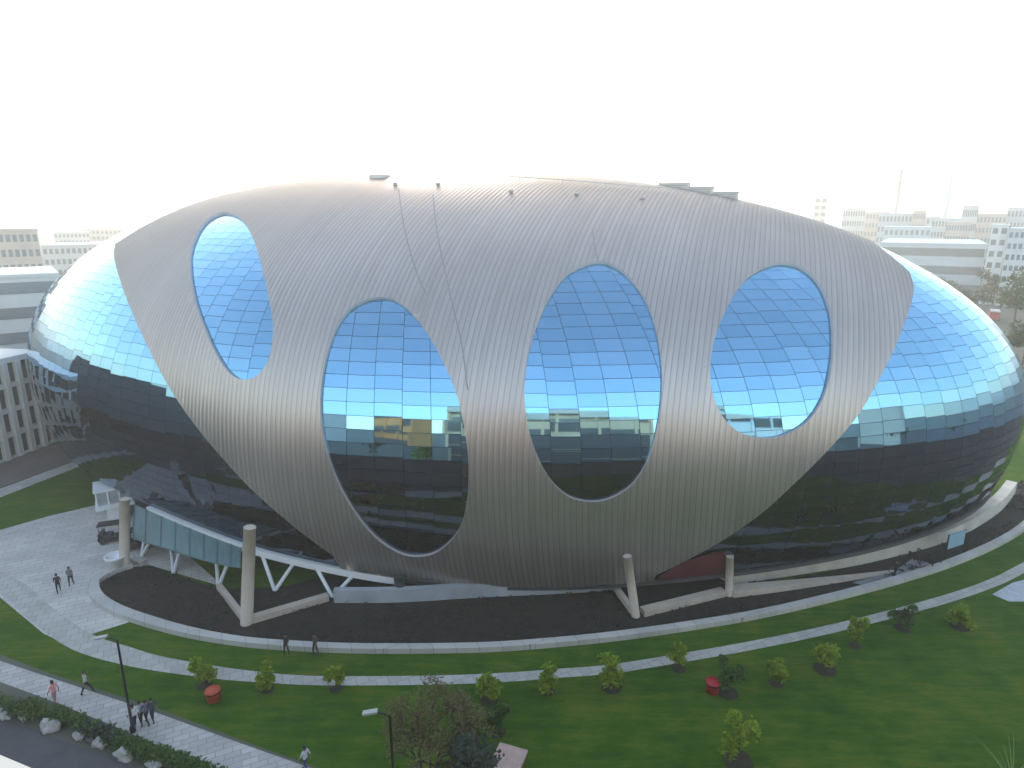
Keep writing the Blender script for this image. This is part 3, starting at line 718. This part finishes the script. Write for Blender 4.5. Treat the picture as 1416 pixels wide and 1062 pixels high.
RK = [(8,990,26,'rock','pale boulder at the left picture edge below the hedge'), (36,992,24,'rock','small pale boulder next to the left edge boulder'),
      (70,1008,32,'rock','large white boulder below the long hedge clump'), (110,1020,22,'rock','low white boulder left of the dark grey stone'),
      (126,1024,15,'rockgrey','dark grey stone between white boulders'), (140,1030,26,'rock','whitish boulder right of the dark grey stone'),
      (174,1046,34,'rock','widest white boulder by the road, below the lamp post'), (214,1060,28,'rock','lowest pale boulder beside the broad hedge clump')]
for i, (u, v, w, m_, lab) in enumerate(RK):
    p = gp(u, v); W = .8*w/F*(p-Vector((0,0,CH))).length; random.seed(300+i)
    bm = bmesh.new(); bmesh.ops.create_icosphere(bm, subdivisions=3, radius=.92)
    sd = Vector((i*3.1, i*1.7, 0))
    for vv in bm.verts:
        k = .9 + .45*noise.noise(vv.co*1.3+sd) + .3*noise.noise(vv.co*2.9+sd)
        vv.co = Vector((vv.co.x*k*W/2, vv.co.y*k*W*.36, max(-.05, vv.co.z*k*W*.3+W*.14)))
    me = bpy.data.meshes.new('boulder'); bm.to_mesh(me); bm.free(); me.materials.append(M[m_])
    for f in me.polygons: f.use_smooth = True
    o = link(bpy.data.objects.new('boulder', me)); o.location = p; o.rotation_euler = (0, 0, -.45+random.uniform(-.2,.2))
    tag(o, lab, 'boulder', 'boulders lining the road')

# ------------------------------------------------------------------ lamp posts, bins, sign
M['vent2'] = mat('grey lamp housing', (.34,.35,.34), .5)
def lamp_post(base, H, side, lab):
    o = empty('lamp_post', base); tag(o, lab, 'lamp post', 'lamp posts beside the footpath')
    s = MB(); s.lathe((0,0,0), [(.16,0),(.16,.35),(.10,.45)], 12); s.tube([(0,0,.4),(0,0,H)], [.085,.06], 10); s.build('pole', M['darkmetal'], o)
    s = MB(); s.tube([(0,0,H-.15),(side*.25,0,H+.05),(side*.8,0,H+.12)], [.05,.045,.04], 8); s.build('arm', M['darkmetal'], o)
    s = MB(); s.obox(Matrix.Translation((side*.9,0,H+.13)) @ Matrix.Rotation(.2*side,4,'Y'), .7, .26, .10, 0); s.obox(Matrix.Translation((side*.9,0,H+.065)) @ Matrix.Rotation(.2*side,4,'Y'), .5, .2, .03, 1)
    s.build('lamp_head', [M['vent2'], M['white']], o); return o
p = gp(184, 1012); lamp_post(p, hgt(p, 884), -1, 'black lamp post with pale head rising from the hedge by the walkers')
p = gp(549, 1170); lamp_post(p, hgt(p, 988), -1, 'black lamp post with pale head in front of the bare brown tree')
def bin_(p, col, lab, rz):
    o = empty('litter_bin', p, rz); o.scale = (.82, .82, .66); tag(o, lab, 'litter bin', 'red litter bins on the grass')
    m = mat('bin paint', col, .45, var=.1, scale=3)
    s = MB(); s.lathe((0,0,0), [(.0,.12),(.42,.12),(.50,.2),(.55,.95),(.57,1.0),(.52,1.0),(.48,.25),(0,.25)], 20); s.build('bin_body', m, o)
    s = MB(); s.lathe((0,0,0), [(.60,1.28),(.58,1.34),(.42,1.5),(.2,1.58),(0,1.6)], 20); s.lathe((0,0,0), [(0,1.27),(.60,1.28)], 20); s.build('bin_hood', m, o)
    for t in (0, 2.09, 4.19):
        s = MB(); s.tube([(math.cos(t)*.5, math.sin(t)*.5, .9), (math.cos(t)*.5, math.sin(t)*.5, 1.3)], .03, 6); s.build('hood_post', M['darkmetal'], o)
    s = MB(); s.lathe((0,0,0), [(.25,0),(.25,.13)], 12); s.build('foot', M['darkmetal'], o)
bin_(gp(296, 970), (.42,.06,.02), 'orange red litter bin on the grass near the lamp post', .3)
bin_(gp(985, 958), (.36,.012,.02), 'bright red litter bin on the lawn beside the dark round sapling', 0)
# blue board in the bed on the right
p = gp(1318, 768); o = empty('information_board', p, .45); tag(o, 'pale blue board on dark legs in the bed at the right end', 'board')
s = MB(); s.box(-1.2,1.2,-.06,.06,.9,2.3); s.build('panel', mat('pale blue panel', (.24,.40,.50), .35, var=.08, scale=1), o)
s = MB(); s.box(-1.25,-1.17,-.05,.05,0,2.35); s.build('leg', M['darkmetal'], o)
s = MB(); s.box(1.17,1.25,-.05,.05,0,2.35); s.build('leg', M['darkmetal'], o)
for a, c_ in (((1268,768),(1300,784)), ((1256,772),(1288,789))):
    s = MB(); A_, C_ = gp(*a), gp(*c_)
    s.tube([A_+Vector((0,0,.7)), C_+Vector((0,0,.7))], .06, 6)
    for t in (0, .5, 1): q = A_.lerp(C_, t); s.tube([q, q+Vector((0,0,.7))], .05, 6)
    o = s.build('handrail', M['darkmetal'])
    tag(o, 'dark handrail on the %s side of the ramp' % ('right' if a[0] == 1268 else 'left'), 'handrail')
# terracotta slab at the bottom
p = gp(703, 1062); o = empty('plinth', p, -.35); tag(o, 'pale terracotta plinth on the lawn at the bottom edge', 'plinth')
s = MB(); s.box(-.75,.75,-.8,.8,0,.55); s.build('base', mat('terracotta brick', (.20,.08,.06), .85, var=.3, scale=3), o)
s = MB(); s.box(-.85,.85,-.9,.9,.55,.68); s.build('capping_slab', mat('pink stone', (.50,.36,.31), .8, var=.15, scale=2), o)
# objects under the canopy
p = gp(163, 788); s = MB(); s.lathe((0,0,0), [(0,0),(.55,0),(.82,1.25),(.9,1.3),(.9,1.45),(.78,1.45),(.72,1.25),(0,1.2)], 24)
o = s.build('planter', M['white_paint']); o.location = p; tag(o, 'round white planter in front of the far left mast', 'planter')
p = gp(192, 780); s = MB(); s.box(-.75,.75,-.3,.3,.38,.48); s.box(-.65,-.45,-.25,.25,0,.38); s.box(.45,.65,-.25,.25,0,.38)
o = s.build('bench', M['kerb']); o.location = p; o.rotation_euler = (0,0,-.4); tag(o, 'white stone bench under the teal canopy', 'bench')
def buggy(p, rz, lab):
    o = empty('electric_buggy', p, rz); tag(o, lab, 'buggy', 'dark buggies parked under the canopy')
    s = MB(); s.box(-1.15,1.15,-.55,.55,.3,.62); s.box(.55,1.2,-.5,.5,.62,.9); s.box(-1.1,-.7,-.5,.5,.62,1.0); s.build('body', M['blackpaint'], o)
    s = MB(); s.box(-.75,0,-.5,.5,.62,.85); s.box(-.8,-.68,-.5,.5,.85,1.25); s.build('seat', M['darkgrey'], o)
    s = MB(); s.box(-1.1,.85,-.58,.58,1.82,1.9); s.build('roof', M['blackpaint'], o)
    for x in (-.95,.72):
        for y in (-.5,.5):
            s = MB(); s.tube([(x,y,.6),(x,y,1.82)], .025, 6); s.build('roof_post', M['darkmetal'], o)
    for x in (-.75,.8):
        for y in (-.55,.55):
            s = MB(); s.tube([(x,y-.09,.27),(x,y+.09,.27)], .27, 14); s.build('wheel', M['darkgrey'], o)
buggy(gp(157, 748), .35, 'dark buggy parked on the plaza left of the far left mast')
buggy(gp(193, 757), .35, 'dark buggy parked behind the white bench under the canopy')
# ------------------------------------------------------------------ people
LIP = mat('lips', (.22,.09,.07), .6); SKIN = mat('skin', (.28,.16,.10), .6); HAIR = mat('black hair', (.012,.01,.01), .6)
def person(p, rz, top, legs, lab, step=.25, arm=.2, sit=False, group='people walking about'):
    bm = bmesh.new(); sk = bm.verts.layers.skin.verify(); ly = {}
    def V(n, co, r):
        v = bm.verts.new(co); v[sk].radius = r if hasattr(r, '__len__') else (r, r); ly[n] = v; return v
    def E(a, b): bm.edges.new((ly[a], ly[b]))
    V('pelvis', (0,0,.95), (.155,.12)); V('waist', (0,0,1.1), (.145,.10)); V('chest', (0,.01,1.32), (.17,.115)); V('neckb', (0,.0,1.47), (.09,.075)); V('neck', (0,.01,1.53), .055)
    V('head', (0,.025,1.62), (.085,.095)); V('crown', (0,.02,1.71), (.07,.08))
    for a, b in (('pelvis','waist'),('waist','chest'),('chest','neckb'),('neckb','neck'),('neck','head'),('head','crown')): E(a, b)
    for s, n in ((1,'r'),(-1,'l')):
        st = step*s
        V('hip'+n, (.095*s,.02,.88), .095); V('knee'+n, (.1*s, st*.5+.05,.50), .062); V('ank'+n, (.1*s, st*.95,.09 if st >= 0 else .13), .042); V('toe'+n, (.11*s, st*.95+.17,.04), .036)
        E('pelvis','hip'+n); E('hip'+n,'knee'+n); E('knee'+n,'ank'+n); E('ank'+n,'toe'+n)
        V('sh'+n, (.185*s,.0,1.42), .062); V('el'+n, (.235*s, -st*arm*2-.03,1.15), .043); V('wr'+n, (.245*s, -st*arm*4+.08,.93), .03); V('palm'+n, (.245*s, -st*arm*4+.10,.86), (.018,.036))
        E('neckb','sh'+n); E('sh'+n,'el'+n); E('el'+n,'wr'+n); E('wr'+n,'palm'+n)
        w = ly['palm'+n].co
        for k, (dy, L) in enumerate(((-.033,.062),(-.011,.075),(.011,.08),(.031,.07))):
            V(f'f{k}{n}', (w.x, w.y+dy, w.z-.045), .0095); V(f'g{k}{n}', (w.x-.012*s, w.y+dy+.01, w.z-.045-L), .008); E('palm'+n, f'f{k}{n}'); E(f'f{k}{n}', f'g{k}{n}')
        V('th'+n, (w.x-.012*s, w.y+.05, w.z+.0), .011); V('tj'+n, (w.x-.02*s, w.y+.07, w.z-.045), .009); E('palm'+n,'th'+n); E('th'+n,'tj'+n)
    ly['pelvis'][sk].use_root = True
    me = bpy.data.meshes.new('tmp'); bm.to_mesh(me); bm.free()
    ob = bpy.data.objects.new('tmp', me); COL.objects.link(ob)
    ob.modifiers.new('s', 'SKIN'); md = ob.modifiers.new('d', 'SUBSURF'); md.levels = 1; md.render_levels = 1
    dg = bpy.context.evaluated_depsgraph_get(); me2 = bpy.data.meshes.new_from_object(ob.evaluated_get(dg)); bpy.data.objects.remove(ob)
    me2.name = 'person'
    for m in (SKIN, mat('shirt', top, .85, var=.08, scale=6), mat('trousers', legs, .85, var=.08, scale=6), M['blackpaint'], HAIR): me2.materials.append(m)
    for f in me2.polygons:
        c = f.center; f.use_smooth = True
        if c.z < .10: i = 3
        elif c.z < .98 and abs(c.x) < .21: i = 2
        elif c.z > 1.50: i = 0
        elif abs(c.x) > .2 and c.z < 1.16: i = 0
        else: i = 1
        f.material_index = i
    o = link(bpy.data.objects.new('person', me2)); o.location = p; o.rotation_euler = (0,0,rz); tag(o, lab, 'person', group)
    # hair cap, face
    s = MB(); n = 12; prof = [(.098,1.62),(.104,1.68),(.092,1.74),(.055,1.785),(0,1.80)]
    for j, (r, z) in enumerate(prof):
        for k in range(n):
            t = 2*math.pi*k/n; s.v.append((r*.92*math.cos(t), .015+r*1.05*math.sin(t)-(.02 if j == 0 else 0), z + (.055*max(0, math.sin(t)) if j == 0 else 0)))
    for j in range(len(prof)-1):
        for k in range(n): s.f.append([j*n+k, j*n+(k+1)%n, (j+1)*n+(k+1)%n, (j+1)*n+k]); s.m.append(0); s.sm.append(True)
    s.build('hair', HAIR, o)
    s = MB(); s.tube([(0,.11,1.655),(0,.138,1.615)], [.010,.016], 6); s.build('nose', SKIN, o)
    s = MB(); s.obox(Matrix.Translation((0,.112,1.575)), .045, .012, .01); s.build('mouth', LIP, o)
    for x in (-.032,.032): s = MB(); s.obox(Matrix.Translation((x,.113,1.645)), .022, .012, .012); s.build('eye', M['blackpaint'], o)
    for x in (-.09,.09): s = MB(); s.obox(Matrix.Translation((x,.02,1.63)), .02, .035, .06); s.build('ear', SKIN, o)
    return o
W_ = (.62,.64,.68); K = (.02,.022,.03); N = (.022,.03,.07)
PP = [(82,820,.6,K,K,.3,'person all in black walking on the grey plaza, left of the pair'),
      (99,810,.4,(.16,.17,.18),K,.25,'person in a grey top and dark trousers on the plaza, right of the pair'),
      (78,974,1.2,(.72,.30,.32),(.45,.22,.26),.2,'person in a pink outfit on the footpath'),
      (121,960,-.6,(.42,.44,.42),K,.35,'person in a light top and dark trousers between the pink figure and the lamp post'),
      (188,1008,.9,W_,N,.3,'person in a white shirt and navy trousers right against the lamp post'),
      (197,1003,1.0,(.5,.52,.58),K,.25,'person in a pale shirt in the middle of the group by the lamp post'),
      (205,1002,1.1,(.10,.12,.18),K,.3,'person in a dark blue shirt behind the white shirts of the group'),
      (213,999,1.0,(.05,.06,.09),N,.25,'person in black at the right end of the group by the lamp post'),
      (424,1068,1.1,(.55,.60,.68),(.05,.07,.16),.3,'person in a pale blue shirt walking on the footpath at the bottom edge'),
      (397,906,2.8,K,K,.15,'person in black standing at the white kerb below the cream mast'),
      (437,906,2.6,(.05,.07,.06),K,.15,'person in dark green standing at the white kerb, right of the one in black'),
      (1237,800,.3,K,K,.2,'person in black on the ramp at the right end of the bed')]
for u, v, rz, t, l, st, lab in PP: person(gp(u, v), rz, t, l, lab, st)

# ------------------------------------------------------------------ left building with a framed facade
def facade(name, origin, rz, L, D, H, floors, bays, wallm, glassm, lab, cat='building', proud=.35, group=None, vis=True):
    o = empty(name, origin, rz); tag(o, lab, cat, group)
    s = MB(); s.box(-L/2+.3, L/2-.3, .5, D, 0, H-.2); s.build('core_wall', glassm, o)
    fh = H/floors
    for i in range(floors+1):
        s = MB(); z = i*fh; s.box(-L/2, L/2, -.2, D+.3, max(z-.35, .02), z+.35 if i == floors else z+.2); s.build('floor_slab', wallm, o)
    for i in range(bays+1):
        x = -L/2 + L*i/bays; s = MB(); s.box(x-.32, x+.32, -.35, .3, 0, H-.36); s.build('column', wallm, o)
    return o
M['hazeglass'] = mat('dim window glass', (.05,.065,.06), .3, var=.5, scale=.12)
M['palewall'] = mat('pale render', (.66,.66,.63), .85, var=.08, scale=.2)
M['beige'] = mat('beige render', (.62,.54,.47), .85, var=.08, scale=.2)
M['bluewall'] = mat('blue grey cladding', (.55,.62,.66), .6, var=.08, scale=.2)
M['farglass'] = mat('far window glass', (.20,.23,.25), .3, var=.3, scale=.1)
M['bluegl'] = mat('blue curtain glass', (.10,.20,.28), .15, metal=.4, var=.2, scale=.2)
a_, b_ = gp(-70, 668), gp(78, 610); d_ = b_-a_; L_ = d_.length
facade('framed_building', (a_+b_)/2, math.atan2(d_.y, d_.x), L_, 14, 12.5, 4, 8, M['palewall'], M['hazeglass'], 'pale building with an open frame of columns and slabs at the left picture edge')
def block(name, u0, u1, vb, vt, D, dist, wallm, winm, lab, floors, bays, group=None, cat='building', band=False):
    """building whose front spans two sight lines at a given distance"""
    A = ray(u0, 300); Bv = ray(u1, 300); k = dist/math.hypot(A.x, A.y); A = Vector((A.x*k, A.y*k, 0)); k = dist/math.hypot(Bv.x, Bv.y); Bv = Vector((Bv.x*k, Bv.y*k, 0))
    L = (Bv-A).length; c = (A+Bv)/2; H = max(3, hgt(c, vt)); d = Bv-A
    o = empty(name, c, math.atan2(d.y, d.x)); tag(o, lab, cat, group)
    s = MB(); s.box(-L/2, L/2, 0, D, 0, H); s.box(-L/2-.2, L/2+.2, -.2, D+.2, H, H+.5); s.build('wall', wallm, o)
    fh = H/floors; bw = L/bays; n = 0
    for i in range(floors):
        if band:
            w = MB(); w.box(-L/2+.4, L/2-.4, -.12, -.003, i*fh+fh*.35, i*fh+fh*.8); w.build('window_band', winm, o); continue
        for j in range(bays):
            if n >= 90: break
            n += 1; x = -L/2+bw*(j+.5); w = MB(); w.box(x-bw*.3, x+bw*.3, -.08, -.003, i*fh+fh*.3, i*fh+fh*.78); w.build('window', winm, o)
    return o
block('beige_tower', -60, 48, 400, 320, 22, 190, M['beige'], M['farglass'], 'beige tower block on the left behind the banded building', 8, 11)
block('banded_building', -70, 66, 470, 384, 20, 135, M['palewall'], M['farglass'], 'grey building with long horizontal window bands left of the glass egg', 5, 6, band=True)
block('hazy_block', 50, 160, 400, 340, 30, 300, M['palewall'], M['farglass'], 'faint pale block between the beige tower and the egg', 5, 14)
# right side
block('long_hall', 1222, 1372, 385, 338, 60, 300, M['bluewall'], M['farglass'], 'long low hall with white roof edge and blue grey wall on the right', 3, 8, band=True)
block('white_stair_tower', 1374, 1398, 385, 312, 12, 285, M['white_paint'], M['farglass'], 'white stair tower beside the blue glass building', 7, 2)
block('blue_glass_building', 1399, 1480, 385, 318, 30, 282, M['bluewall'], M['bluegl'], 'blue glass building at the right picture edge', 7, 10)
o = None
def chimney(u, vt, dist, r, lab, cap):
    d = ray(u, 300); k = dist/math.hypot(d.x, d.y); p = Vector((d.x*k, d.y*k, 0)); H = hgt(p, vt)
    s = MB(); s.lathe((0,0,0), [(r*1.5,0),(r,H*.3),(r*.85,H)] + ([(r*1.8,H),(r*1.8,H+2.5),(0,H+2.5)] if cap else [(0,H)]), 12); o = s.build('chimney', M['palewall']); o.location = p
    tag(o, lab, 'chimney')
chimney(1238, 237, 620, 1.3, 'tall thin chimney with a wider head on the hazy skyline', True)
chimney(1307, 245, 600, 1.4, 'plain tall chimney on the skyline, right of the one with a head', False)
chimney(1319, 246, 640, .5, 'very thin mast close to the right of the plain chimney', False)
block('skyline_tower', 1124, 1142, 300, 273, 20, 640, M['palewall'], M['farglass'], 'narrow grey tower on the skyline just above the roof of the egg', 8, 2)
random.seed(11)
SK = [(1165,1196,289,560),(1188,1230,294,600),(1215,1262,296,480),(1245,1300,300,520),(1262,1280,292,470),(1290,1330,303,450),(1330,1352,286,420),(1345,1392,297,500),(1392,1440,288,520),(70,120,322,520),(110,165,318,600),(-40,40,318,700),(1420,1500,292,640),(1310,1345,308,400),(1225,1290,315,380)]
for i, (u0, u1, vt, dist) in enumerate(SK):
    block('skyline_block', u0, u1, 300, vt, 25, dist, (M['palewall'], M['beige'], M['bluewall'])[i % 3], M['farglass'], 'pale hazy block low on the distant skyline', 5, 9, 'hazy blocks on the far skyline')
# trees on the right beyond the egg
FT = [(1300,408,26,'leaf_far','olive tree nearest the curved right shoulder of the egg'), (1322,420,30,'leaf_far','olive tree second along the line behind the egg'), (1345,430,34,'leaf_far','broad olive tree left of the red van'),
      (1398,455,60,'leaf_dark','tall dark tree right of the red van'), (1430,440,60,'leaf_far','olive tree at the right picture edge below the blue glass building'), (1412,500,50,'leaf_dark','dark tree above the right tip of the egg'),
      (1372,412,34,'leaf_far','yellowish tree behind the red van'), (1440,560,60,'leaf_far','tree cut by the right picture edge beside the egg tip')]
for i, (u, v, w, lf, lab) in enumerate(FT):
    p = gp(u, v+10); D = (p-Vector((0,0,CH))).length; W = w/F*D*1.25; H = W*.95
    make_tree('roadside_tree', p, H, W, 1500, W*.035, M[lf], 500+i, lab, 'tree', 'trees beyond the egg', .4)
# red van
p = gp(1374, 442); o = empty('red_van', p, 1.0); tag(o, 'red van with a white roof between the trees on the right', 'van')
mr_ = mat('red paint', (.45,.05,.06), .35)
s = MB(); s.box(-3.2,3.2,-1.2,1.2,.5,2.3); s.box(1.6,3.2,-1.15,1.15,2.3,2.6); s.build('body', mr_, o)
s = MB(); s.box(-3.1,2.4,-1.15,1.15,2.62,2.95); s.build('roof', M['white_paint'], o)
s = MB(); s.box(-2.8,2.8,-1.23,-1.205,1.5,2.2); s.build('window', M['hazeglass'], o)
for x in (-2,2):
    for y in (-1.05,1.05): s = MB(); s.tube([(x,y-.12,.5),(x,y+.12,.5)], .5, 14); s.build('wheel', M['darkgrey'], o)

# ------------------------------------------------------------------ buildings behind the viewpoint (seen mirrored in the glass)
def back_block(name, x, y, L, D, H, rz, wallm, lab, floors, bays, top=None, low=2):
    o = empty(name, (x, y, 0), rz); tag(o, lab, 'building')
    s = MB(); s.box(-L/2, L/2, -D, 0, 0, H); s.build('wall', wallm, o)
    fh = H/floors
    for i in range(floors):
        w = MB(); w.box(-L/2+.5, L/2-.5, .003, .15, i*fh+fh*(.02 if i < low else .35), i*fh+fh*(.98 if i < low else .8)); w.build('window_band', M['hazeglass'] if i >= low else M['darkgrey'], o)
    for j in range(bays+1):
        w = MB(); xx = -L/2 + L*j/bays; w.box(xx-.22, xx+.22, .003, .4, fh*low, H); w.build('pier', wallm, o)
    w = MB(); w.box(-L/2-.3, L/2+.3, -D-.3, .6, H, H+1.0); w.build('parapet', top or M['cream'], o)
    return o
for i, (x, y, H, W, lf, lab) in enumerate([(-22,4,9,8,'leaf_young','bright tree mirrored low in the second oval opening'), (-33,7,11,9,'leaf_far','olive tree mirrored at the left of the second oval opening'), (-44,14,9,8,'leaf_dark','dark tree mirrored left of the metal band'),
    (84,26,12,11,'leaf_dark','large dark tree mirrored in the right end of the glass'), (92,44,11,10,'leaf_far','olive tree mirrored at the right tip of the glass'), (76,8,10,9,'leaf_dark','dark tree mirrored beside the right edge of the band')]):
    make_tree('street_tree', Vector((x, y, 0)), H, W, 1600, .34, M[lf], 700+i, lab, 'tree', 'trees mirrored in the glass', .4)
M['orange'] = mat('orange render', (.72,.30,.08), .8, var=.1, scale=.3)
M['tan'] = mat('tan render', (.70,.52,.33), .8, var=.1, scale=.3)
host = back_block('office_block', 4, -3.0, 46, 16, 27, 0, M['tan'], 'cream office block mirrored in the egg, its cream ledge in the lower left corner', 8, 11, low=4)
back_block('orange_block', -62, -62, 34, 14, 33, .5, M['orange'], 'orange block mirrored in the second oval opening', 9, 5)
back_block('white_block', 62, -16, 34, 14, 32, -.2, M['white_paint'], 'white block mirrored in the right end of the glass', 8, 6)
back_block('unseen_dark_block', -82, 42, 66, 14, 17.5, -math.pi/2-.08, M['darkgrey'], 'unseen dark block added to darken the glass at the left below the blue', 5, 12, M['darkgrey'], 5)  # added out of view to give the left glass a dark reflection
back_block('grey_block', -95, -28, 40, 16, 26, .35, M['palewall'], 'grey block mirrored at the left in the dark glass', 7, 7)
back_block('cream_block', 118, 6, 40, 16, 24, -.5, M['cream'], 'cream block mirrored at the right tip of the egg', 6, 7)
# the ledge in the lower left corner belongs to the office block
zl = 28.6; A_, C_ = gp(-30, 1031, zl), gp(60, 1069, zl); d = (C_-A_).normalized(); n_ = Vector((d.y, -d.x, 0))
if n_.y > 0: n_ = -n_
A_ = A_ - d*3; C_ = C_ + d*1.0
s = MB(); q = [A_, C_, C_+n_*.5, A_+n_*.5]; s.add([v - Vector((0,0,.25)) for v in q] + q, [(0,3,2,1),(4,5,6,7),(0,1,5,4),(1,2,6,5),(2,3,7,6),(3,0,4,7)])
s.v = [(x-host.location.x, y-host.location.y, z) for x, y, z in s.v]; s.build('ledge', M['cream'], host, recalc=True)

# ------------------------------------------------------------------ air, sky, sun
hz = MB(); hz.box(-3100, 3100, -270, 4300, -1, 85); o = hz.build('haze', [bpy.data.materials.new('haze air')]); o['kind'] = 'stuff'
m = o.data.materials[0]; m.use_nodes = True; nt = m.node_tree; nt.nodes.remove(nt.nodes['Principled BSDF'])
pv = nt.nodes.new('ShaderNodeVolumePrincipled'); pv.inputs['Density'].default_value = .00095; pv.inputs['Color'].default_value = (.95,.92,.86,1); pv.inputs['Anisotropy'].default_value = .45
nt.links.new(pv.outputs[0], nt.nodes['Material Output'].inputs['Volume'])
SUN_EL, SUN_AZ = R_(20), R_(-7)      # azimuth from +Y, negative to the left
w = bpy.data.worlds.new('World'); scene.world = w; w.use_nodes = True; nt = w.node_tree
sky = nt.nodes.new('ShaderNodeTexSky'); sky.sky_type = 'NISHITA'; sky.sun_disc = False
sky.sun_elevation = SUN_EL; sky.sun_rotation = SUN_AZ; sky.air_density = 1.2; sky.dust_density = 1.0; sky.ozone_density = .8
bw_ = nt.nodes.new('ShaderNodeRGBToBW'); nt.links.new(sky.outputs[0], bw_.inputs[0])
tint = nt.nodes.new('ShaderNodeMix'); tint.data_type = 'RGBA'; tint.blend_type = 'MULTIPLY'; tint.inputs['Factor'].default_value = 1; tint.inputs['A'].default_value = (1.12, 1.0, .86, 1)
nt.links.new(bw_.outputs[0], tint.inputs['B'])
smog = nt.nodes.new('ShaderNodeMix'); smog.data_type = 'RGBA'; smog.inputs['Factor'].default_value = .18      # hazy, less saturated sky
nt.links.new(sky.outputs[0], smog.inputs['A']); nt.links.new(tint.outputs['Result'], smog.inputs['B'])
nt.links.new(smog.outputs['Result'], nt.nodes['Background'].inputs['Color']); nt.nodes['Background'].inputs['Strength'].default_value = .145
sl = bpy.data.lights.new('sun', 'SUN'); sl.energy = .5; sl.angle = R_(14); sl.color = (1, .94, .85)
so = bpy.data.objects.new('sun', sl); COL.objects.link(so)
sd = Vector((math.sin(SUN_AZ)*math.cos(SUN_EL), math.cos(SUN_AZ)*math.cos(SUN_EL), math.sin(SUN_EL)))
so.rotation_euler = sd.to_track_quat('Z', 'Y').to_euler(); so.location = (0, 0, 120)
vs_ = scene.view_settings; vs_.view_transform = 'Standard'; vs_.look = 'None'; vs_.exposure = 1.78; vs_.gamma = 1; vs_.use_curve_mapping = False
cy = scene.cycles; cy.use_denoising = True; cy.max_bounces = 8; cy.volume_bounces = 1; cy.sample_clamp_indirect = 8; cy.volume_step_rate = 4
